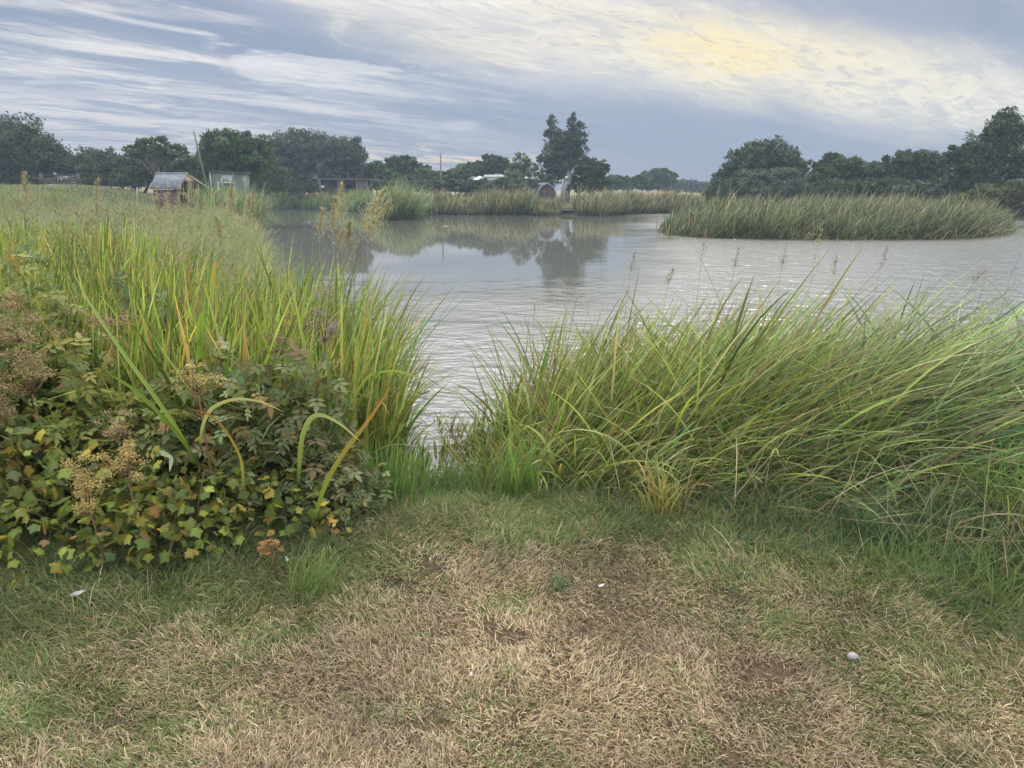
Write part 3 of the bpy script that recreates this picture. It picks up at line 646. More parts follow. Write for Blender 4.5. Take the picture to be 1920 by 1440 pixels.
tree('oak_tree', 'tall ragged oak at the right edge with sky showing through', 'tree', 52, [(1892, 246, 48, 33), (1850, 270, 42, 32), (1905, 300, 52, 38), (1830, 300, 40, 32), (1800, 320, 38, 28), (1860, 330, 60, 26), (1798, 286, 20, 13)], 'dark', 15000, .17, (1870, 385), TR, clump=.28, limbs=10, core=.6, nk=60)
tree('shrub', 'grey-green bramble mound at the right edge below the tall oak', 'shrub', 42, [(1850, 372, 40, 22), (1900, 368, 46, 26), (1800, 378, 34, 16), (1940, 380, 40, 26)], 'olive', 11000, .12, (1880, 395), TR)
tree('osier_bed', 'long low grey-green osier scrub in front of the caravan', 'shrub', 68, [(720 + i * 24, 350 + 3 * math.sin(i * 2.1), 20, 11) for i in range(12)], 'grey', 13000, .12, (850, 368), TR, clump=.4)
tree('bramble', 'dark low brambles at the foot of the willows', 'shrub', 81, [(480 + i * 24, 352 + 2 * math.sin(i * 2.1), 18, 10) for i in range(5)] + [(590, 355, 14, 8)], 'dark', 5000, .12, (520, 365), TR, clump=.4)

def bank(px0, px1, step, y0, ry, wob=3):
    return [(px, y0 + wob * math.sin(px * .071) + wob * .6 * math.sin(px * .19), step * .9, ry) for px in range(px0, px1, step)]
tree('hedge', 'dark hedge bottom under the trees at the far left, behind the gate', 'hedge', 65, bank(-10, 75, 22, 344, 17) + bank(170, 250, 22, 344, 17), 'dark', 11000, .15, (60, 355), TR, clump=.4)
tree('hedge', 'dark undergrowth behind the green shed up to the willows', 'hedge', 70, bank(330, 550, 22, 338, 24), 'dark', 7000, .15, (450, 355), TR, clump=.4)
tree('hedge', 'low dark hedge bottom below the domed oak and its shrubs', 'hedge', 56, bank(1345, 1560, 22, 360, 19), 'grey', 8000, .14, (1450, 372), TR, clump=.4)
tree('hedge', 'low dark hedge bottom between thicket and bramble mound on the right', 'hedge', 54, bank(1530, 1960, 22, 360, 22), 'dark', 13000, .14, (1700, 376), TR, clump=.4)
tree('hedge', 'thin green hedge line behind the caravans and scrub', 'hedge', 96, bank(690, 1050, 20, 346, 9), 'mid', 8000, .15, (900, 352), TR, clump=.4)

# ---------------------------------------------------------------- buildings and yard things
def rect_frame(D, pxl, pxr): return at(pxl, 355, D)[0], at(pxr, 355, D)[0]
# slate-roofed hut: ridge runs left-right-ish, open gable on the right
D = 40.0; s = D / F / .93
hx = at(318, 355, D)[0]; hz = 1.62 - (372 - 355) * s
g = h1(hx, D)
root = empty('wooden_hut', (hx, D, g), 'low wooden hut with grey slate roof and open gable, in the left meadow', 'hut')
def hp(px, py, dd=0): return at(px, py, D + dd)
rl, rr_ = hp(293, 326), hp(350, 326); el, er = hp(281, 355, -.9), hp(337, 355, -.9); bl, br = hp(300, 353, 1.2), hp(378, 356, .9)
zr, ze = rl[2], el[2]
mb = MB()
def slab(a, b, c, d_, t=.05):
    q = np.array([a, b, c, d_]); n_ = np.cross(q[1] - q[0], q[3] - q[0]); n_ /= np.linalg.norm(n_); return mb.hexa(np.concatenate([q, q + n_ * t]))
wR = at(350, 326, D)[0] - at(293, 326, D)[0]
rx0, rx1 = rl[0], rr_[0]; off = np.array([-.38, -.9, 0])
A0, A1 = np.array([rx0, D, zr]), np.array([rx1, D, zr])
F0, F1 = np.array([el[0], D - .9, ze]), np.array([er[0], D - .9, ze])
B0, B1 = A0 + np.array([.72, .9, ze - zr]), A1 + np.array([.86, .9, ze - zr])
slab(F0, F1, A1, A0); slab(A0, A1, B1, B0)
mb.build('roof', M_SLATE, root)
mb = MB(); mb.box((A0 + A1) / 2 + np.array([0, 0, .05]), (wR + .06, .14, .05)); mb.build('ridge_cap', M_RIDGE, root)
mb = MB(); ins = .12
w0, w1 = F0 + np.array([ins, ins, -.03]), F1 + np.array([-ins, ins, -.03]); g0 = np.array([w0[0], w0[1], g]); g1_ = np.array([w1[0], w1[1], g])
mb.hexa([g0, g1_, g1_ + [0, .05, 0], g0 + [0, .05, 0], w0, w1, w1 + [0, .05, 0], w0 + [0, .05, 0]])
b0, b1 = B0 + np.array([0, -ins, -.03]), B1 + np.array([-ins, -ins, -.03])
mb.hexa([(b0[0], b0[1], g), (b1[0], b1[1], g), (b1[0], b1[1] + .05, g), (b0[0], b0[1] + .05, g), b0, b1, b1 + [0, .05, 0], b0 + [0, .05, 0]])
mb.hexa([g0, (g0[0] + .05, g0[1], g), (b0[0] + .05, b0[1], g), (b0[0], b0[1], g), w0, w0 + [.05, 0, 0], b0 + [.05, 0, 0], b0])
mb.build('wall', M_BROWNWOOD, root)
mb = MB(); k = .42; ga = A1 + np.array([-.04, 0, -.04])
p1, p2 = ga * (1 - k) + (F1 + [-.04, 0, -.04]) * k, ga * (1 - k) + (B1 + [-.04, 0, -.04]) * k
mb.add([ga, p1, p2, ga - [.03, 0, 0], p1 - [.03, 0, 0], p2 - [.03, 0, 0]], [(0, 1, 4, 3), (1, 2, 5, 4), (2, 0, 3, 5)], [(0, 2, 1), (3, 4, 5)])
mb.build('gable_panel', M_PALEWOOD, root)
mb = MB(); mb.tube([F1 + [0, 0, -.03], A1 + [.01, 0, .0], B1 + [0, 0, -.03]], .035, 4); mb.build('bargeboard', M_PALEWOOD, root)

# green shed with a white chair on the front
D = 47.0; x0, x1 = rect_frame(D, 396, 455); g = h1((x0 + x1) / 2, D); zt = at(420, 322, D)[2]; zt2 = at(452, 325, D)[2]
root = empty('green_shed', ((x0 + x1) / 2, D, g), 'small dark green shed with sloping top right of the slate-roofed hut', 'shed')
mb = MB(); mb.hexa([(x0 + .02, D, g), (x1 - .02, D, g), (x1 - .02, D + 1.5, g), (x0 + .02, D + 1.5, g), (x0 - .02, D, zt), (x1 - .04, D, zt2), (x1 - .04, D + 1.5, zt2), (x0 - .02, D + 1.5, zt)]); mb.build('wall', M_GREENPAINT, root)
mb = MB(); mb.hexa([(x0 - .1, D - .08, zt + .005), (x1 + .05, D - .08, zt2 + .005), (x1 + .05, D + 1.6, zt2 + .005), (x0 - .1, D + 1.6, zt + .005), (x0 - .1, D - .08, zt + .06), (x1 + .05, D - .08, zt2 + .06), (x1 + .05, D + 1.6, zt2 + .06), (x0 - .1, D + 1.6, zt + .06)]); mb.build('roof', M_GREENPAINT, root)
mb = MB(); mb.box(((x0 + .035), D - .02, (g + zt) / 2), (.06, .03, zt - g - .02)); mb.build('corner_trim', M_RIDGE, root)
mb = MB(); xd = x0 + 1.55; mb.box((xd, D - .02, (g + zt) / 2), (.03, .03, zt - g - .06)); mb.build('batten', M_RIDGE, root)
c = at(426, 337, D - .12)
root = empty('garden_chair', c, 'white slatted plastic chair hung on the green shed front', 'chair')
mb = MB()
for i in range(6): mb.box(c + [-.28 + i * .112, 0, .03], (.085, .03, .40), ry=.05 * (i - 2.5))
mb.box(c + [0, 0, .24], (.70, .04, .05)); mb.build('backrest', M_CREAM, root)
mb = MB(); mb.box(c + [.02, -.1, -.19], (.50, .34, .04)); mb.build('seat', M_WHITE, root)
for sx_ in (-1, 1):
    mb = MB(); mb.tube([c + [.26 * sx_, 0, .1], c + [.30 * sx_, -.22, .02], c + [.22 * sx_, -.24, -.42]], .018, 6); mb.build('leg', M_WHITE, root)
c = at(409, 350, D - .5)
root = empty('tap_post', (c[0], c[1], h1(c[0], c[1])), 'thin white post with a bracket standing left of the green shed', 'post')
mb = MB(); mb.tube([(c[0], c[1], h1(c[0], c[1])), c + [0, 0, .25]], .025, 6); mb.build('shaft', M_WHITE, root)
mb = MB(); mb.box(c + [.03, 0, .27], (.16, .05, .05)); mb.build('bracket', M_WHITE, root)

# field gate
D = 60.0; x0, x1 = rect_frame(D, 84, 148); zt = at(100, 328, D)[2]; zb = at(100, 351, D)[2]
root = empty('field_gate', ((x0 + x1) / 2, D, zb - .15), 'dark wooden five-bar field gate below the trees on the far left', 'gate')
for xx_ in (x0 - .14, x1 + .14):
    mb = MB(); gg = h1(xx_, D); mb.box((xx_, D, (gg + zt + .1) / 2), (.16, .16, zt + .1 - gg + .1)); mb.build('gate_post', M_DARKTIMBER, root)
mb = MB()
for i in range(5): mb.box(((x0 + x1) / 2, D, zb + .06 + (zt - zb - .08) * i / 4 * (1 - .0)), (x1 - x0, .05, .07))
mb.build('rail', M_DARKTIMBER, root)
mb = MB()
for xx_ in (x0 + .04, (x0 + x1) / 2, x1 - .04): mb.box((xx_, D - .05, (zb + zt) / 2 + .02), (.09, .04, zt - zb))
mb.build('upright', M_DARKTIMBER, root)
mb = MB(); mb.tube([(x0, D - .09, zb + .05), ((x0 + x1) / 2, D - .09, zt)], .035, 4); mb.tube([((x0 + x1) / 2, D - .09, zt - .02), (x1, D - .09, zb + .1)], .035, 4); mb.build('brace', M_DARKTIMBER, root)
def post(name, label, px, pyb, pyt, D, r, mat, lean_px=0, group=None, cat='post'):
    t = at(px + lean_px, pyt, D); x = at(px, pyb, D)[0]; g_ = h1(x, D); zb_ = min(at(px, pyb, D)[2], t[2] - .1); 
    mb = MB(); b_ = np.array([x, D, zb_]); dirr = (t - b_) / (t[2] - b_[2]); gpt = b_ + dirr * (g_ - .1 - b_[2])
    mb.tube([gpt, (gpt + t) / 2, t], [r * 1.15, r, r * .8], 8)
    o = mb.build(name, mat, None, True); return tag(o, label, cat, group)
post('telegraph_pole', 'bare timber pole leaning left above the hedge', 380, 316, 246, 56, .075, M_TIMBER, -17, cat='pole')
post('upright_pole', 'thin straight pole standing above the scrub left of the caravan', 827, 345, 287, 78, .09, M_TIMBER, -1, cat='pole')
post('marker_post', 'short white post in the meadow left of the slate-roofed hut', 257, 362, 351, 44, .03, M_CREAM)
for i, px in enumerate((1074, 1097, 1119, 1138, 1157, 1178)):
    post('fence_post', ['first fence post, nearest the poplar trunk', 'second fence post right of the poplar trunk', 'third fence post right of the poplar trunk', 'fourth fence post right of the poplar trunk', 'fifth fence post right of the poplar trunk', 'last fence post of the row, farthest from the poplar'][i], px, 386, 366 + .8 * (i % 3), 66, .05, M_TIMBER, (i % 2) * .6, 'posts of the wire fence along the far bank')
mb = MB()
for zf in (374, 369, 379): mb.tube([at(px, zf, 66) for px in (1074, 1097, 1119, 1138, 1157, 1178)], .008, 4)
tag(mb.build('fence_wire', M_WIRE), 'three thin strands of wire strung along the far bank fence posts', 'fence')

# dark open shed below the willows
D = 80.0; x0, x1 = rect_frame(D, 604, 696); zt = at(650, 337, D)[2]; g = h1((x0 + x1) / 2, D)
root = empty('timber_shed', ((x0 + x1) / 2, D, g), 'long low dark timber shed with flat roof under the willows', 'shed')
mb = MB(); mb.box(((x0 + x1) / 2, D, zt + .04), (x1 - x0 + .2, 2.2, .09)); mb.build('roof', M_TIMBER, root)
mb = MB(); mb.box(((x0 + x1) / 2, D + .9, (zt + g) / 2), (x1 - x0, .06, zt - g)); mb.build('wall', M_DARKTIMBER, root)
mb = MB()
xa = at(672, 345, D)[0]
for i in range(5): mb.box((xa + .1 + i * (x1 - xa - .1) / 5, D - .9, (zt + g) / 2), (.15, .04, zt - g))
mb.build('door', M_TIMBER, root)
for xx_ in (x0 + .1, (x0 + xa) / 2, xa): mb = MB(); mb.box((xx_, D - .95, (zt + g) / 2), (.1, .1, zt - g)); mb.build('post', M_TIMBER, root)
# caravans
def caravan(pxl, pxr, pyt, D, label):
    x0, x1 = rect_frame(D, pxl, pxr); zt = at(pxl, pyt, D)[2]; g = h1((x0 + x1) / 2, D); w = x1 - x0
    root = empty('caravan', ((x0 + x1) / 2, D, g), label, 'caravan', 'caravans beyond the far bank')
    mb = MB(); zb = g + .35; prof = [(0, zb), (w, zb), (w, zt - .5), (w - .25, zt - .1), (.25, zt - .1), (0, zt - .5)]
    V = [(x0 + a_, D, b_) for a_, b_ in prof] + [(x0 + a_, D + 2.1, b_) for a_, b_ in prof]
    mb.add(V, [(i, (i + 1) % 6, (i + 1) % 6 + 6, i + 6) for i in range(6)] + [(0, 5, 2, 1), (5, 4, 3, 2), (6, 7, 8, 11), (11, 8, 9, 10)]); mb.build('body', M_CREAM, root)
    mb = MB(); mb.hexa([(x0 - .05, D - .1, zt - .3), (x1 + .05, D - .1, zt - .3), (x1 + .05, D + 2.2, zt - .1), (x0 - .05, D + 2.2, zt - .1), (x0 + .15, D - .1, zt - .22), (x1 - .15, D - .1, zt - .22), (x1 - .15, D + 2.2, zt), (x0 + .15, D + 2.2, zt)]); mb.build('roof', M_RIDGE, root)
    for fx in (.2, .65):
        mb = MB(); mb.box((x0 + w * fx + .3, D - .01, zt - .85), (w * .22, .05, .45)); mb.build('window', M_GLASS, root)
    for fx in (.4,):
        mb = MB(); mb.tube([(x0 + w * fx, D - .02, g + .3), (x0 + w * fx, D + .2, g + .3)], .3, 14); mb.build('wheel', M_DARK, root)
caravan(906, 956, 327, 80, 'pale caravan with low roof showing above the osiers left of the young willow')
caravan(984, 1010, 331, 79, 'second caravan mostly hidden behind the young willow left of the poplar')
c = at(899, 336, 78.5)
root = empty('white_parasol', (c[0], c[1], h1(c[0], c[1])), 'small white canopy tent beside the pale caravan', 'tent')
mb = MB(); r_ = .75
V = [c + [0, 0, .35]] + [c + [r_ * math.cos(a_), r_ * math.sin(a_), -.05 + .04 * (i % 2)] for i, a_ in enumerate(np.linspace(0, 2 * math.pi, 12, endpoint=False))]
mb.add(V + [v_ - np.array([0, 0, .05]) for v_ in V], [(1 + i, 1 + (i + 1) % 12, 14 + (i + 1) % 12, 14 + i) for i in range(12)], [(0, 1 + i, 1 + (i + 1) % 12) for i in range(12)] + [(13, 14 + (i + 1) % 12, 14 + i) for i in range(12)]); mb.build('canopy', M_WHITE, root)
mb = MB(); mb.tube([(c[0], c[1], h1(c[0], c[1])), c + [0, 0, .3]], .03, 6); mb.build('pole', M_WHITE, root)

# barrel-roofed hut
D = 68.0; a_ = at(1019, 344, D); x0, x1 = rect_frame(D, 1001, 1037); g = h1((x0 + x1) / 2, D); cx, hw = (x0 + x1) / 2 + .05, (x1 - x0) / 2; hh_ = a_[2] - g
root = empty('barrel_hut', (cx, D, g), 'small brown barrel-roofed hut just left of the poplar trunk', 'hut')
prof = [(-.80, 0), (-.97, .35), (-.92, .62), (-.68, .84), (-.35, .96), (0, 1.04), (.35, .96), (.68, .84), (.92, .62), (.97, .35), (.80, 0)]
def ring(k_, y_, dz=0): return [(cx + a * hw * k_ - (y_ - D) * .35, y_, g + max(0, b_) * hh_ * (k_ if b_ > .2 else 1) + dz) for a, b_ in prof]
mb = MB(); n_ = len(prof); V = ring(1, D - .8) + ring(1, D + 1.2) + ring(.92, D - .8) + ring(.92, D + 1.2)
Qs = [(i, i + 1, n_ + i + 1, n_ + i) for i in range(n_ - 1)] + [(2 * n_ + i, 3 * n_ + i, 3 * n_ + i + 1, 2 * n_ + i + 1) for i in range(n_ - 1)] + [(i, 2 * n_ + i, 2 * n_ + i + 1, i + 1) for i in range(n_ - 1)]
mb.add(V, Qs); mb.build('roof', M_SLATE, root)
mb = MB(); rr2 = ring(.915, D - .62); V = rr2 + [(cx + .2, D - .62, g)]; mb.add(V, [], [(i, i + 1, n_) for i in range(n_ - 1)]); mb.build('front_wall', M_BROWNWOOD, root)
mb = MB(); mb.box((cx + .02, D - .66, g + hh_ * .36), (hw * .62, .04, hh_ * .66)); dr = mb.build('door', M_DARKTIMBER, root)
# round lamp on the trunk, fishing platform
c = at(1062, 333, 70.9)
root = empty('owl_light', c, 'small round white lamp fixed high on the pale poplar trunk', 'lamp')
mb = MB(); mb.sphere(c, .15, 12, 8); mb.build('globe', M_WHITE, root, True)
mb = MB(); mb.tube([c + [0, 0, -.12], c + [0, 0, -.2], c + [0, .25, -.22]], .035, 6); mb.build('bracket', M_DARK, root)
c = gnd(1057, 393, 0.02); c = at(1057, 389, 61.5)
root = empty('fishing_platform', (c[0], 61.5, WZ), 'low dark wooden fishing platform below the poplar', 'jetty')
mb = MB()
for i in range(8): mb.box((c[0] - 1.0 + i * .29, 61.2, WZ + .36), (.26, 2.6, .05))
mb.build('deck', M_TIMBER, root)
for sx_ in (-.9, .9): mb = MB(); mb.box((c[0] + sx_, 60.1, WZ + .1), (.1, .1, .5)); mb.build('leg', M_DARKTIMBER, root)
# pale dry grass heap in the field
n = 9000; x_ = rng.uniform(at(1125, 355, 92)[0], at(1250, 355, 92)[0], n); y_ = rng.uniform(88, 96, n)
cc = pal(n, [(.50, .44, .32), (.42, .36, .25), (.36, .32, .2)], None, .12)
V, Q, C = blades(np.stack([x_, y_, H(x_, y_)], 1), rng.uniform(.5, 1.1, n) * (.5 + .8 * fbm(x_ * .4, y_ * .4, 4)), rng.uniform(.06, .12, n), rng.normal(0, .8, n), rng.uniform(0, .5, n), rng.uniform(.1, 1, n), 3, cc * .8, cc)
tag(mesh_np('dry_grass_patch', V, Q, M_GRASS, col=C), kind='stuff', label='pale bleached dry grass patch in the field right of the poplar', cat='grass')
n = 24000; D = rng.uniform(60, 110, n); u_ = rng.uniform(0, .42, n); x_ = u_ * D
k = sdist(x_, D, POND) > 2; x_, D = x_[k], D[k]; n = len(D)
cc = pal(n, [(.28, .27, .15), (.22, .23, .12), (.34, .31, .19)], None, .12)
V, Q, C = blades(np.stack([x_, D, H(x_, D)], 1), rng.uniform(.12, .4, n), rng.uniform(.06, .12, n), rng.normal(0, .8, n), rng.uniform(0, .5, n), rng.uniform(.1, 1, n), 2, cc * .8, cc)
tag(mesh_np('field_grass', V, Q, M_GRASS, col=C), kind='stuff', label='tan unmown grass of the open field beyond the far bank', cat='grass')

# ---------------------------------------------------------------- foreground plants, left
def leaf_shape(lobes=5, depth=.30):
    """palmate leaf outline, unit size, stalk at the origin, tip along +y"""
    pts = []; angs = np.linspace(-2.2, 2.2, lobes)
    for i, a in enumerate(angs):
        l = [.58, .84, 1.0, .84, .58][i] * rng.uniform(.92, 1.05)
        for da, rr in ((-.40, .70), (-.33, .80), (-.24, .76), (-.16, .92), (-.09, .86), (0, 1.04), (.09, .86), (.16, .92), (.24, .76), (.33, .80), (.40, .70)):
            pts.append((math.sin(a + da) * l * rr * .62, .32 + math.cos(a + da) * l * rr * .62))
        if i < lobes - 1:
            am = (a + angs[i + 1]) / 2; pts.append((math.sin(am) * (1 - depth) * .56, .32 + math.cos(am) * (1 - depth) * .56))
    pts = np.array(pts); z = -.16 * np.abs(pts[:, 0]) ** 1.3 - .16 * (pts[:, 1] - .3) ** 2 + .035 * np.sin(np.arange(len(pts)) * 1.9)
    V = np.concatenate([[[0, .30, .03]], np.column_stack([pts, z])]); n = len(pts)
    return V, np.array([(0, 1 + i, 1 + (i + 1) % n) for i in range(n)])
def oval_shape():
    pts = np.array([(0, 0), (.16, .15), (.26, .4), (.22, .7), (0, 1), (-.22, .7), (-.26, .4), (-.16, .15)]); z = .10 * np.abs(pts[:, 0]) - .1 * pts[:, 1] ** 2
    V = np.concatenate([[[0, .45, -.02]], np.column_stack([pts, z])]); return V, np.array([(0, 1 + i, 1 + (i + 1) % 8) for i in range(8)])
def tri_shape():
    Vs, Ts, k = [], [], 0
    for a, s_, o_ in ((-1.15, .50, .34), (1.15, .50, .34), (0, .60, .42), (-1.3, .42, .10), (1.3, .42, .10)):
        pts = np.array([(0, 0), (.13, .10), (.17, .22), (.28, .30), (.22, .42), (.30, .55), (.18, .68), (.14, .82), (0, 1.05), (-.14, .82), (-.18, .68), (-.30, .55), (-.22, .42), (-.28, .30), (-.17, .22), (-.13, .10)]) * s_
        z = .12 * np.abs(pts[:, 0]) - .18 * pts[:, 1] ** 2; c_, n_ = np.array([0, .45 * s_]), len(pts)
        q = np.concatenate([[c_], pts]); zz_ = np.concatenate([[-.02], z]); R_ = np.array([[math.cos(a), math.sin(a)], [-math.sin(a), math.cos(a)]])
        q = (q * [.82, 1]) @ R_.T + [0, o_]; Vs.append(np.column_stack([q, zz_])); Ts += [(k, k + 1 + i, k + 1 + (i + 1) % n_) for i in range(n_)]; k += n_ + 1
    return np.concatenate(Vs), np.array(Ts)
PALM, OVAL, TRI = leaf_shape(), oval_shape(), tri_shape()
def leaves(P, size, shape, cols, droop=.5, face=None, jitc=.15):
    """P (n,3) leaf positions; returns V,T,C"""
    SV, ST = shape; n = len(P); az = rng.uniform(0, 6.28, n) if face is None else face + rng.normal(0, .9, n)
    tilt = rng.normal(droop, .6, n); roll = rng.normal(0, .6, n); s = size * rng.uniform(.55, 1.2, n)
    f = np.stack([np.cos(az) * np.cos(tilt), np.sin(az) * np.cos(tilt), -np.sin(tilt)], 1)
    sd_ = np.stack([-np.sin(az), np.cos(az), np.zeros(n)], 1); up = np.cross(sd_, f) * -1
    up = np.where(up[:, 2:3] < 0, -up, up); sd_ = sd_ * np.cos(roll)[:, None] + up * np.sin(roll)[:, None]; up = np.cross(f, sd_); up = np.where(up[:, 2:3] < 0, -up, up)
    V = P[:, None, :] + s[:, None, None] * (SV[None, :, 0:1] * sd_[:, None] + SV[None, :, 1:2] * f[:, None] + SV[None, :, 2:3] * up[:, None])
    c = pal(n, cols[0], cols[1], jitc); C = np.repeat(c[:, None], len(SV), 1).copy()
    C[:, 0] *= 1.15
    # browned margins on some leaves
    old = rng.random(n) < cols[2]; k_ = rng.random((n, len(SV))) < .5; k_[:, 0] = False
    C = np.where((old[:, None] & k_)[:, :, None], np.array([.34, .20, .07]) * rng.uniform(.6, 1.3, (n, 1, 1)), C)
    T = (np.arange(n) * len(SV))[:, None, None] + ST[None]
    return V.reshape(-1, 3), T.reshape(-1, 3), C.reshape(-1, 3)
LC_Y = ([(.22, .27, .06), (.15, .20, .05), (.30, .32, .07), (.42, .35, .07), (.30, .19, .08), (.10, .14, .05)], [5, 5, 3.5, 1.2, .7, 3], .22)
LC_G = ([(.18, .22, .07), (.12, .16, .05), (.23, .27, .08), (.29, .31, .09), (.30, .22, .09)], [5, 5, 4, 2, .5], .12)
LC_B = ([(.17, .20, .09), (.11, .145, .06), (.22, .25, .12), (.29, .32, .17), (.20, .14, .08)], [5, 5, 4, 1.6, .8], .15)
def leafy(name, label, px, py, D, rw, h, n, size, shape, cols, group=None, cat='plant', stems=14, rd=None):
    """a leafy shrub: base at the ground under (px) at depth D, radius rw, height h"""
    x = at(px, py, D)[0]; g_ = h1(x, D); root = empty(name, (x, D, g_), label, cat, group); rd = rd or rw * .75
    g = rng.normal(0, 1, (n, 3)); g /= np.linalg.norm(g, axis=1, keepdims=True); g[:, 2] = np.abs(g[:, 2])
    r = rng.random(n) ** .36
    P = np.array([x, D, g_]) + g * np.array([rw, rd, h]) * r[:, None] * (.62 + .72 * fbm(g[:, 0] * 3.5 + px, g[:, 2] * 3.5 + g[:, 1], int(px), 3))[:, None]
    P[:, 2] = np.maximum(P[:, 2], g_ + .03)
    V, T, C = leaves(P, size, shape, cols)
    mesh_np('leaves', V, None, M_LEAF, root, C, T)
    mb = MB()
    for i in range(stems):
        e_ = P[rng.integers(n)]; b_ = np.array([x + rng.normal(0, rw * .25), D + rng.normal(0, rd * .25), g_ - .02]); m_ = (b_ + e_) / 2 + [0, 0, .12 * h]
        mb.tube([b_, m_, e_], [.006, .0045, .002], 5, (.13, .085, .05))
    mb.build('stems', M_STEM, root)
    return root
SH = 'leafy plants at the foot of the left bank'
leafy('maple_leaved_shrub', 'yellowing lobed-leaved shrub at the left edge, lowest and nearest', 40, 950, 2.95, .66, .60, 1250, .070, PALM, LC_Y, SH, 'shrub')
leafy('maple_leaved_shrub', 'bright green lobed leaves below the orange seed heads', 300, 930, 2.85, .42, .44, 760, .064, PALM, LC_Y, SH, 'shrub')
leafy('maple_leaved_shrub', 'lobed-leaved shrub low in front of the arching pale blade', 480, 940, 3.05, .40, .40, 760, .064, PALM, LC_Y, SH, 'shrub')
leafy('bramble_bush', 'dark green small-leaved bush under the two arching blades', 500, 800, 3.30, .52, .86, 1400, .100, TRI, LC_B, SH, 'bush', 20)
leafy('bramble_bush', 'green leafy bush behind the orange seed heads', 330, 840, 3.25, .50, .70, 1200, .100, TRI, LC_G, SH, 'bush', 20)
leafy('bramble_bush', 'shaded olive bush at the left edge below the brown seed heads', 90, 800, 3.35, .72, 1.0, 1900, .105, TRI, LC_G, SH, 'bush', 20)
leafy('bramble_bush', 'small dusty dark bush at the right end of the left bank', 610, 900, 3.2, .32, .42, 520, .075, TRI, LC_B, SH, 'bush', 14)
leafy('tall_bramble', 'taller light green bramble climbing behind the brown seed heads at the left edge', 30, 700, 3.7, .60, 1.25, 1500, .10, TRI, LC_G, SH, 'bush', 24)
leafy('orange_sprig', 'little sprig of orange and lime leaves by the dry patch', 622, 1010, 2.95, .10, .16, 34, .05, OVAL, ([(.30, .30, .06), (.42, .25, .07), (.18, .24, .05)], [2, 1.6, 2], .3), SH, 'plant', 6)
leafy('dock_plant', 'broad dark dock leaves at the foot of the right bank', 1040, 880, 3.85, .20, .16, 60, .15, OVAL, LC_G, 'plants at the foot of the right bank', 'plant', 8)
leafy('willowherb', 'pale green leafy weeds standing at the left edge above the brown seed heads', 40, 560, 4.6, .35, 1.25, 1500, .085, TRI, ([(.20, .27, .12), (.16, .22, .11), (.26, .31, .16)], [3, 3, 2], .05), SH, 'weed', 26)
leafy('willowherb', 'grey-green bushy weed in the middle of the iris leaves', 255, 600, 4.7, .30, 1.10, 1100, .08, TRI, ([(.15, .20, .12), (.12, .17, .10), (.20, .25, .15)], [3, 3, 2], .05), SH, 'weed', 22)

# seed heads of meadowsweet / hogweed: thin stems, branching, clusters of tiny fruits
def seed_head(name, label, px, py, D, wpx, hpx, n, c, leanx=0.0, group='brown seed heads on the left bank', fr=.0034, heads=17):
    t = at(px, py, D); sc = D / F / .95; g_ = h1(t[0] - leanx, D + .05)
    root = empty(name, (t[0] - leanx, D + .05, g_), label, 'seed head', group)
    w, h = wpx * sc / 2, hpx * sc / 2; n = int(n * 1.5)
    base = np.array([t[0] - leanx, D + .05, g_]); neck = t - [0, 0, h * .9]
    mb = MB(); mb.tube([base, (base + neck) / 2 + [leanx * .3, 0, 0], neck], [.005, .004, .003], 5, (.16, .09, .05))
    hd = MB(); cs = []
    for i in range(heads):
        g = rng.normal(0, .55, 3); cc_ = t + np.clip(g, -1, 1) * [w, w * .7, h]; cs.append(cc_)
        mb.tube([neck, (neck + cc_) / 2 + [0, 0, -.01], cc_], [.0022, .0016, .001], 4, (.22, .14, .07))
    cs = np.array(cs); i = rng.integers(0, heads, n)
    off = rng.normal(0, 1, (n, 3)) * np.array([w, w * .7, h * .55]) * .17
    P = cs[i] + off; P[:, 2] += .006 * rng.random(n)
    OV = np.array([(1, 0, 0), (-1, 0, 0), (0, 1, 0), (0, -1, 0), (0, 0, 1), (0, 0, -1.0)]); OT = np.array([(0, 2, 4), (2, 1, 4), (1, 3, 4), (3, 0, 4), (2, 0, 5), (1, 2, 5), (3, 1, 5), (0, 3, 5)])
    s_ = fr * rng.uniform(.6, 1.3, n)
    V = (P[:, None] + s_[:, None, None] * OV[None]).reshape(-1, 3); T = ((np.arange(n) * 6)[:, None, None] + OT[None]).reshape(-1, 3)
    C = np.repeat(pal(n, c, None, .2), 6, 0)
    mb.build('stem', M_STEM, root); mesh_np('seed_cluster', V, None, M_STEM, root, C, T)
    return root
BR = [(.30, .22, .10), (.22, .155, .075), (.37, .29, .14)]; GO = [(.42, .32, .10), (.36, .24, .08), (.48, .40, .15)]; GY = [(.34, .30, .24), (.28, .24, .19)]
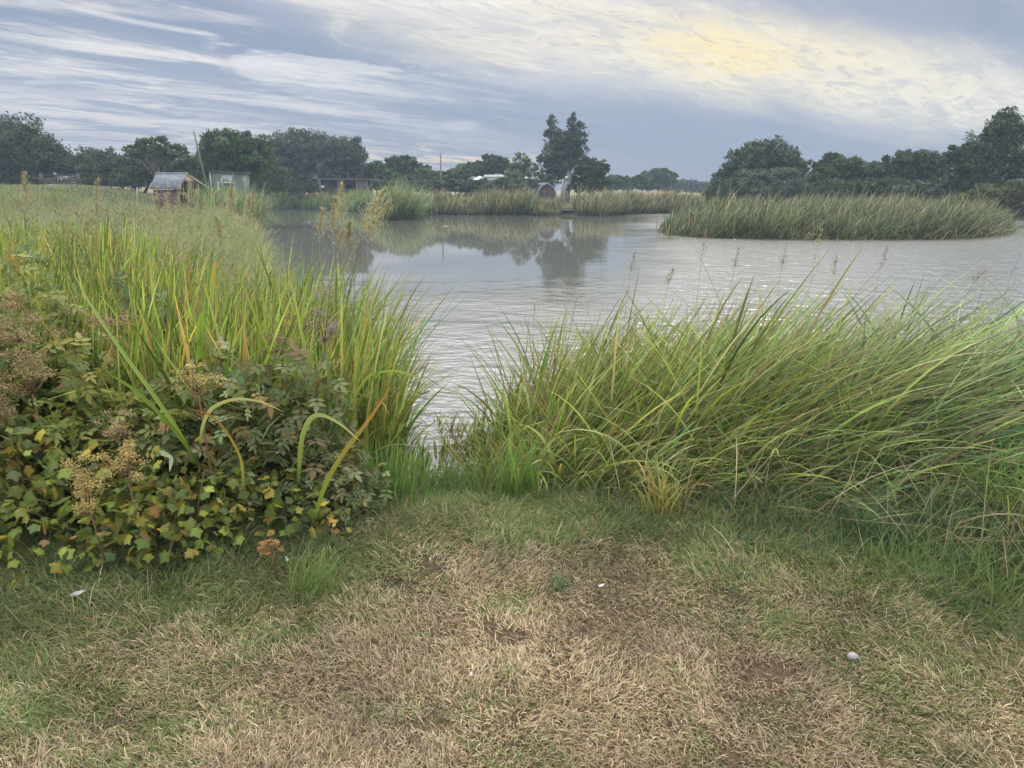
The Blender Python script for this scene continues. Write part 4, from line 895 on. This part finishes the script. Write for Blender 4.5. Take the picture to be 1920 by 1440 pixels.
for a in [('large golden seed head at the front of the left bank, lower of the bright pair', 158, 905, 2.55, 90, 110, 900, GO),
          ('golden-orange seed head above and right of the largest one', 232, 855, 2.62, 70, 95, 700, GO),
          ('yellow-green seed head between the arching blade and the long leaf', 368, 712, 2.9, 80, 55, 520, GO),
          ('small rusty seed head near the lawn at the foot of the left bank', 505, 1018, 2.5, 42, 40, 240, [(.42, .22, .07), (.34, .18, .07)]),
          ('tall brown seed head at the left edge, highest of the brown mass', 30, 600, 3.2, 120, 90, 900, BR),
          ('broad brown seed head at the left edge below the highest one', 50, 690, 3.0, 110, 110, 1000, BR),
          ('brown seed head half hidden at the very left edge', 5, 760, 2.9, 70, 90, 600, BR),
          ('rusty brown seed head between the left edge and the long pale leaf', 205, 605, 3.4, 90, 55, 520, BR),
          ('grey fluffy seed head at the right side of the left bank', 605, 590, 3.7, 70, 110, 600, GY),
          ('brown seed head left of the grey fluffy one', 560, 600, 3.8, 60, 60, 400, [(.30, .22, .08), (.22, .15, .07)]),
          ('small brown seed head in the middle of the iris leaves', 520, 645, 3.5, 60, 45, 300, BR),
          ('brown seed head above the golden pair', 225, 800, 2.9, 80, 60, 420, BR),
          ('drab brown seed head near the top of the left bank by the iris', 120, 575, 3.7, 60, 45, 280, BR)]:
    seed_head('seed_head', *a)

# single conspicuous leaves
def ribbon(name, label, pts, w, c0, c1, parent=None, cat='leaf', group='long single leaves standing out of the left bank', prof='mid', stop=None):
    """pts: (px, py, D) from root to tip"""
    P = np.array([at(*p) for p in pts]); 
    t = np.linspace(0, 1, len(P)); tt = np.linspace(0, 1, 26)
    Pp = np.stack([np.interp(tt, t, P[:, i]) for i in range(3)], 1)
    for _ in range(4): Pp[1:-1] = (Pp[:-2] + 2 * Pp[1:-1] + Pp[2:]) / 4
    V, C = [], []
    for i, p_ in enumerate(Pp):
        d = Pp[min(i + 1, 25)] - Pp[max(i - 1, 0)]; d /= np.linalg.norm(d)
        sd_ = np.cross(d, [.25, 1, .2]); sd_ /= np.linalg.norm(sd_); nn = np.cross(sd_, d); ww = w * ((1 - tt[i] ** 3) ** .8 + .03) / 2 * (.7 + .3 * min(1, tt[i] * 5))
        V += [p_ - sd_ * ww, p_ + nn * ww * .35, p_ + sd_ * ww]
        k_ = tt[i] ** 1.5; c_ = np.array(c0) * (1 - k_) + np.array(c1) * k_; C += [c_, c_ * .85, c_ * 1.08]
    Q = [(3 * i + j, 3 * i + j + 1, 3 * i + j + 4, 3 * i + j + 3) for i in range(25) for j in (0, 1)]
    root_ = mesh_np(name, V, Q, M_REED, None, np.array(C), smooth=True)
    return tag(root_, label, cat, group)
ribbon('iris_leaf', 'pale yellow leaf arching over to the right with a pink tip', [(372, 860, 3.15), (378, 800, 2.8), (395, 763, 2.6), (440, 746, 2.58), (490, 752, 2.55), (533, 773, 2.5)], .014, (.30, .36, .12), (.50, .44, .24))
ribbon('iris_leaf', 'red-brown withered leaf bending to the left below the pale arch', [(450, 960, 3.1), (457, 900, 2.8), (453, 860, 2.62), (430, 815, 2.5), (395, 775, 2.5), (348, 765, 2.5)], .016, (.26, .28, .05), (.24, .08, .05))
ribbon('iris_leaf', 'light green leaf folded over to the lower right beside the dark bush', [(558, 930, 3.15), (562, 860, 2.85), (566, 815, 2.68), (582, 780, 2.6), (605, 776, 2.58), (640, 795, 2.55), (676, 828, 2.5)], .021, (.16, .23, .05), (.42, .48, .24))
ribbon('iris_leaf', 'straight leaf with an orange tip slanting up to the right over the water gap', [(585, 985, 2.95), (612, 900, 2.8), (650, 840, 2.75), (690, 790, 2.75), (735, 722, 2.75)], .020, (.20, .28, .05), (.44, .17, .07))
ribbon('iris_leaf', 'broad long pale green leaf rising steeply to the upper left', [(370, 870, 3.0), (330, 800, 2.85), (270, 715, 2.85), (215, 640, 2.9), (165, 565, 2.95), (135, 505, 3.0)], .026, (.20, .30, .06), (.34, .42, .20))
ribbon('iris_leaf', 'dark broad leaf lying below the long pale one', [(380, 880, 3.0), (335, 815, 2.8), (290, 765, 2.7), (245, 725, 2.7), (203, 700, 2.7)], .028, (.12, .20, .04), (.16, .26, .05))
ribbon('iris_leaf', 'thin yellow-green leaf hanging over the open water', [(655, 760, 3.6), (690, 700, 3.6), (745, 694, 3.6), (790, 710, 3.6), (825, 745, 3.6)], .014, (.25, .34, .08), (.36, .46, .14))
ribbon('iris_leaf', 'upright deep green leaf at the right end of the left bank', [(640, 900, 3.3), (628, 800, 3.3), (618, 720, 3.3), (612, 640, 3.3)], .030, (.09, .15, .05), (.17, .27, .09))
ribbon('iris_leaf', 'orange upright leaf tip high in the left bed', [(396, 560, 4.2), (400, 520, 4.2), (405, 487, 4.2)], .028, (.30, .34, .06), (.52, .30, .06))
ribbon('iris_leaf', 'bright upright green leaf in the middle of the left bed', [(378, 720, 3.3), (374, 650, 3.3), (376, 600, 3.3), (384, 580, 3.3)], .036, (.16, .26, .04), (.24, .36, .06))
ribbon('iris_leaf', 'small pale dangling leaf in the dark bush', [(300, 850, 2.5), (312, 852, 2.48), (322, 858, 2.46), (318, 885, 2.45)], .026, (.34, .42, .30), (.40, .46, .36))

# feathery reed plumes
def plume(name, label, base, pts, col, n=60, ln=.12, group='feathery flowering reeds', droop=.6, r=.004, start=.55):
    P = np.array([at(*p) for p in pts]); b_ = at(*base); b_[2] = max(h1(b_[0], b_[1]), WZ - .1); P = np.concatenate([[b_], P])
    root = empty(name, b_, label, 'reed', group); D_ = b_[1]
    mb = MB(); mb.tube(P, np.linspace(r, r * .35, len(P)), 5, np.array(col) * .8); mb.build('stem', M_STEM, root)
    t = np.linspace(0, 1, len(P)); ts = start + (1 - start) * rng.random(n); Q0 = np.stack([np.interp(ts, t, P[:, i]) for i in range(3)], 1)
    l = ln * (1.15 - (ts - start) / (1 - start)) * rng.uniform(.4, 1.2, n)
    c = pal(n, [col], None, .15)
    rr_w = r * D_ / 4.0; V, Q, C = blades(Q0, l, .0022 + rr_w * .5, rng.normal(0, 1.8, n), rng.uniform(.3, 1.0, n), rng.uniform(0, 1.6, n) * droop, 4, c, c)
    # spikelets along the branchlets
    k_ = 4; Q1 = np.repeat(Q0, k_, 0) + rng.normal(0, 1, (n * k_, 3)) * np.repeat(l, k_)[:, None] * .30
    c1 = pal(n * k_, [col], None, .18); V2, Q2, C2 = blades(Q1, .018 + rr_w * 3.5, .003 + rr_w * .9, rng.uniform(0, 6.28, n * k_), rng.uniform(.2, 1.8, n * k_), rng.uniform(0, 1, n * k_), 2, c1, c1)
    V, Q, C = join([(V, Q, C), (V2, Q2, C2)])
    mesh_np('plume', V, Q, M_REED, root, C); return root
G1 = 'feathery flowering reeds rising from the left bed'
PC = (.40, .37, .25); DC = (.24, .20, .165)
plume('flowering_reed', 'tallest pale feathery reed in front of the far reed spit', (655, 560, 6.5), [(640, 470, 6.5), (640, 400, 6.5), (640, 345, 6.5)], PC, 70, .16, G1)
plume('flowering_reed', 'broad pale feathery reed between the tallest one and the water', (690, 560, 6.8), [(688, 480, 6.8), (694, 430, 6.8), (712, 392, 6.8)], PC, 110, .18, G1)
plume('flowering_reed', 'pale feathery reed just left of the tallest one', (630, 560, 6.8), [(626, 480, 6.8), (622, 420, 6.8), (630, 372, 6.8)], PC, 100, .17, G1)
plume('flowering_reed', 'short bushy feathery reed at the foot of the tallest one', (655, 560, 6.2), [(655, 500, 6.2), (652, 455, 6.2), (656, 415, 6.2)], (.36, .34, .24), 110, .17, G1)
plume('flowering_reed', 'feathery reed leaning right, right of the tallest one', (650, 560, 6.6), [(665, 470, 6.6), (690, 400, 6.6), (725, 355, 6.6)], PC, 80, .16, G1)
plume('flowering_reed', 'short curled feathery reed left of the tallest one', (605, 560, 6.3), [(600, 480, 6.3), (598, 430, 6.3), (606, 390, 6.3)], PC, 60, .15, G1)
plume('flowering_reed', 'drooping feathery reed on the right over the water', (670, 560, 6.3), [(680, 480, 6.3), (705, 420, 6.3), (735, 375, 6.3)], PC, 70, .14, G1)
plume('flowering_reed', 'brownish feathery reed low among the tall iris tips', (630, 560, 6.0), [(632, 500, 6.0), (636, 455, 6.0), (646, 430, 6.0)], (.36, .31, .22), 40, .13, G1)
plume('flowering_reed', 'tall pale plume standing in front of the green shed', (440, 520, 9.0), [(436, 440, 9), (432, 390, 9), (436, 345, 9)], PC, 90, .20, G1)
plume('flowering_reed', 'pale plume just right of the one by the green shed', (470, 520, 8.5), [(466, 460, 8.5), (462, 410, 8.5), (470, 365, 8.5)], PC, 80, .18, G1)
plume('flowering_reed', 'bushy pale plume below the one by the green shed', (425, 520, 8.5), [(420, 480, 8.5), (412, 440, 8.5), (405, 405, 8.5)], (.36, .34, .22), 80, .22, G1)
plume('flowering_reed', 'buff plume in front of the field gate', (50, 480, 14), [(50, 420, 14), (48, 370, 14), (46, 325, 14)], PC, 60, .22, G1, r=.006)
plume('flowering_reed', 'short buff plume right of the field gate', (180, 480, 16), [(180, 430, 16), (181, 380, 16), (183, 336, 16)], PC, 60, .22, G1, r=.006)
G2 = 'thin dark grass panicles against the water on the right'
for i, (bx_, tx, ty, dd, lb) in enumerate([(1160, 1190, 475, 5.6, 'thin dark grass panicle above the left end of the right bank'), (1290, 1325, 425, 5.8, 'grass panicle just below the left tip of the island'), (1350, 1385, 465, 5.6, 'thin grass panicle between the island tip and the bank'),
        (1440, 1475, 455, 5.7, 'dark grass panicle in the glitter below the island'), (1490, 1540, 432, 5.9, 'tall pale drooping panicle below the middle of the island'), (1545, 1570, 475, 5.6, 'dark branching panicle in the middle of the right bank'),
        (1610, 1665, 462, 5.8, 'long slanting panicle right of the branching one'), (1760, 1850, 505, 5.4, 'dark bent panicle toward the right edge'), (1850, 1915, 470, 5.2, 'dark stem leaning out at the right edge'), (1230, 1262, 505, 5.5, 'small dark panicle above the brown-tipped leaves'), (1000, 1003, 590, 5.0, 'bare curved stem at the left end of the right bank')]):
    plume('grass_panicle', lb, (bx_, 640, dd), [(bx_ + (tx - bx_) * .35, 600, dd), (bx_ + (tx - bx_) * .7, (560 + ty) / 2, dd), (tx, ty, dd)], PC if i == 4 else DC, 24 if i not in (8, 10) else 5, .10, G2, .4, .0017, .66)

# individual tufts
def tuft(name, label, px, py, n, L, c, w=.006, spread=.07, group='separate grass tufts', lean=.5, bend=1.0, az=None, seg=7):
    b_ = gnd(px, py, 0.0); b_[2] = h1(b_[0], b_[1]); P = b_ + np.column_stack([rng.normal(0, spread, n), rng.normal(0, spread, n), np.zeros(n)]); P[:, 2] = H(P[:, 0], P[:, 1]) - .005
    cc = pal(n, c, None, .15); a_ = rng.uniform(0, 6.28, n) if az is None else rng.normal(az, .7, n)
    V, Q, C = blades(P, L * rng.uniform(.5, 1.1, n), w * rng.uniform(.6, 1.2, n), a_, rng.uniform(.05, lean, n), rng.uniform(.2, bend, n) * 1.5, seg, cc * .65, cc * 1.15, wprof='long')
    return tag(mesh_np(name, V, Q, M_REED, col=C), label, 'grass tuft', group)
tuft('yellow_tuft', 'yellowing sedge tuft at the foot of the right bank', 1240, 968, 90, .36, [(.34, .34, .12), (.26, .30, .09), (.40, .33, .13)], .008, .05)
tuft('bluegreen_tuft', 'round blue-green fine grass tuft on the right below the sedge', 1625, 1015, 420, .26, [(.09, .16, .09), (.13, .20, .11)], .0035, .07)
tuft('bluegreen_tuft', 'second blue-green tuft right of the round one, flatter', 1765, 1030, 360, .24, [(.10, .16, .08), (.13, .20, .10)], .0035, .10)
tuft('green_tuft', 'bright green tuft leaning right at the front of the left bank', 575, 1125, 240, .24, [(.16, .24, .07), (.20, .28, .09)], .0035, .05, az=.5)
tuft('green_tuft', 'fresh green sedge tuft left of the water gap', 735, 925, 130, .46, [(.13, .23, .06), (.17, .28, .08)], .010, .09, lean=.25, bend=.3)
tuft('green_tuft', 'fresh green sedge tuft right of the water gap', 970, 905, 110, .46, [(.15, .25, .06), (.20, .30, .09)], .009, .07, lean=.3, bend=.4)
tuft('green_tuft', 'upright broad-leaved tuft in front of the leaning sedge', 1590, 905, 60, .62, [(.14, .22, .08), (.24, .32, .08)], .016, .05, lean=.3, bend=.5)
tuft('green_tuft', 'small thin tuft in the water gap, seen against the water', 855, 880, 60, .30, [(.09, .15, .06), (.14, .20, .08)], .006, .05, lean=.3, bend=.4)
tuft('green_tuft', 'thick tuft of green blades at the right edge above the lawn', 1880, 1010, 160, .55, [(.12, .22, .06), (.18, .28, .09)], .012, .12, lean=.5, bend=.6)
tuft('clover_patch', 'flat grey-green weed rosette in the dry lawn', 1050, 1105, 90, .07, [(.14, .20, .11), (.18, .24, .13)], .007, .03, lean=1.3, bend=.3, seg=4)
tuft('clover_patch', 'second flat weed rosette further right in the dry lawn', 1375, 1175, 60, .06, [(.14, .20, .11), (.18, .24, .13)], .006, .03, lean=1.3, bend=.3, seg=4)

tuft('green_tuft', 'short sedge tuft on the left side of the water gap', 800, 868, 70, .32, [(.11, .18, .05), (.16, .23, .07)], .008, .10, lean=.4, bend=.6)
tuft('green_tuft', 'short sedge tuft on the right side of the water gap', 905, 868, 90, .34, [(.12, .20, .05), (.17, .25, .08)], .008, .10, lean=.4, bend=.6)
tuft('green_tuft', 'soft green tuft at the foot of the sedge below the tall dry stalk', 1450, 985, 260, .26, [(.14, .20, .08), (.18, .24, .10)], .004, .10)
tuft('green_tuft', 'soft green tuft between the two blue-green ones', 1700, 1075, 260, .24, [(.12, .19, .07), (.17, .24, .09)], .004, .12)
tuft('green_tuft', 'soft green tuft at the right edge nearest the camera', 1890, 1120, 300, .28, [(.13, .20, .07), (.18, .26, .09)], .005, .12)
tuft('straw_tuft', 'straw-coloured dry tuft on the bare edge right of the left bank', 700, 1010, 120, .13, [(.34, .28, .18), (.26, .22, .13)], .004, .08, lean=1.0, bend=1.0)
for i, (px_, D_, L_, lb) in enumerate([(448, 11.5, 1.35, 'arching grey-green reed clump at the water corner below the green shed'), (405, 10.5, 1.2, 'lower arching reed clump left of the water corner'), (462, 9.2, 1.15, 'nearest arching reed clump at the right edge of the meadow'),
        (350, 13.0, 1.15, 'arching reed clump below the slate-roofed hut'), (230, 11.0, 1.15, 'grey-green reed clump in the meadow left of the hut'), (110, 12.0, 1.1, 'grey-green reed clump in the meadow below the gate')]):
    x__ = at(px_, 355, D_)[0]; z__ = h1(x__, D_); P = np.column_stack([x__ + rng.normal(0, .22, 420), D_ + rng.normal(0, .22, 420), np.full(420, z__)])
    cc = pal(420, [(.20, .25, .13), (.28, .31, .19), (.13, .18, .09), (.38, .35, .24)], [4, 3, 3, 2], .25)
    V, Q, C = blades(P, L_ * rng.uniform(.5, 1.1, 420), .013, rng.normal(.1, 1.5, 420), rng.uniform(.0, .5, 420), rng.uniform(.5, 2.2, 420), 7, cc * .65, cc * 1.2, wprof='long')
    tag(mesh_np('reed_clump', V, Q, M_REED, col=C), lb, 'reed clump', 'arching reed clumps in the left meadow')
G3 = 'dry seeding weeds in front of the slate-roofed hut'
for px_, ty_, lb in ((292, 352, 'dry buff weed in front of the left end of the hut'), (312, 345, 'taller dry buff weed before the hut wall'), (334, 350, 'dry weed at the corner of the open gable'), (352, 342, 'tall dry weed in front of the hut opening'), (366, 356, 'short dry weed right of the hut opening')):
    plume('dry_weed', lb, (px_, 480, 30), [(px_, 400, 30), (px_ + 1, 375, 30), (px_ + 3, ty_, 30)], (.42, .37, .28), 26, .35, G3, r=.006, start=.35)
# long fallen straws over the right bank foot
def straw(label, a_, b_, m_=None, r=.0016, c=(.50, .44, .30)):
    P = [at(*a_)] + ([at(*m_)] if m_ else []) + [at(*b_)]; mb = MB(); mb.tube(P, r, 5, c); return tag(mb.build('dry_stalk', M_STEM), label, 'stalk', 'fallen dry stalks by the right bank')
straw('longest straight dry stalk slanting across the foot of the right bank', (1580, 950, 3.35), (1890, 805, 3.7), (1700, 890, 3.5))
straw('dry stalk running level in front of the sedge', (1330, 890, 3.6), (1640, 875, 3.75), (1480, 875, 3.65))
straw('bent dry stalk standing up from the lawn edge', (1415, 950, 3.4), (1435, 960, 3.4), (1432, 845, 3.6))
straw('dry stalk lying down toward the grass on the right', (1520, 950, 3.3), (1665, 1050, 2.95), (1590, 985, 3.2))
straw('thin dry stalk pointing down at the dry patch', (1310, 955, 3.3), (1418, 1028, 3.0), (1390, 985, 3.15))
straw('pale straw standing at the edge of the green grass', (1418, 1028, 3.0), (1415, 985, 3.1))

# small things on the lawn
def feather(label, px, py, s, az):
    c = gnd(px, py, .0); c[2] = h1(c[0], c[1]) + .035; root = empty('feather', c, label, 'feather', 'white feathers dropped on the lawn')
    d = np.array([math.cos(az), math.sin(az), .25]); sd_ = np.array([-math.sin(az), math.cos(az), .15])
    mb = MB(); V = []; K = 9
    for i in range(K):
        t = i / (K - 1); w = s * .22 * math.sin(math.pi * min(1, t * .9 + .12)) ; b_ = c + d * s * (t - .5) + np.array([0, 0, .15 * s * (t - .5) ** 2])
        V += [b_ - sd_ * w, b_ + np.array([0, 0, w * .25]), b_ + sd_ * w]
    mb.add(V, [(3 * i + j, 3 * i + j + 1, 3 * i + j + 4, 3 * i + j + 3) for i in range(K - 1) for j in (0, 1)]); mb.build('vane', M_FEATHER, root)
    mb = MB(); mb.tube([c - d * s * .75, c + d * s * .45], s * .015, 5); mb.build('quill', M_FEATHER, root)
feather('white feather in the brown patch, middle of the lawn', 1128, 1112, .030, .3)
feather('small white feather near the bottom centre of the lawn', 884, 1282, .018, 1.3)
feather('curled white feather on the green grass at the left', 150, 1128, .07, .2)
feather('bright white feather low in the left bank greenery', 540, 1065, .035, 2.0)
c = gnd(1596, 1246, .0); c[2] = h1(c[0], c[1]) + .018
mb = MB(); mb.sphere(c, .017, 14, 9, (1.1, .8, .75), jit=.03); o_ = mb.build('pebble', M_STONE, None, True); tag(o_, 'round pale grey pebble on the dry lawn at lower right', 'stone')
c = gnd(835, 424, WZ + .01)
mb = MB(); mb.sphere(c, .16, 12, 6, (1, .4, .12)); tag(mb.build('floating_debris', M_FEATHER, None, True), 'small pale floating scrap on the calm water below the far bank', 'debris')
c = gnd(793, 741, WZ + .01)
root = empty('floating_twig', c, 'tiny dark twig floating on the near water in the gap', 'twig')
mb = MB(); mb.tube([c + [-.06, 0, .0], c + [.02, .02, .02], c + [.07, 0, .05]], .007, 5, (.08, .06, .04)); mb.tube([c + [0, 0, .01], c + [.03, .03, .07]], .005, 5, (.08, .06, .04)); mb.build('twig_branch', M_STEM, root)

# ---------------------------------------------------------------- haze
mb = MB(); mb.box((0, 95, 14), (420, 230, 34)); 
m = new_mat('haze_air'); v_ = N('ShaderNodeVolumePrincipled'); v_.inputs['Color'].default_value = (.62, .80, 1.0, 1); v_.inputs['Density'].default_value = .0011; v_.inputs['Anisotropy'].default_value = .2
o = N('ShaderNodeOutputMaterial'); lk(v_.outputs[0], o.inputs[1])
hzo = mb.build('haze', m); tag(hzo, 'thin pale evening haze over the pond', 'haze', kind='stuff')
print('verts', sum(len(o.data.vertices) for o in bpy.data.objects if o.type == 'MESH'))
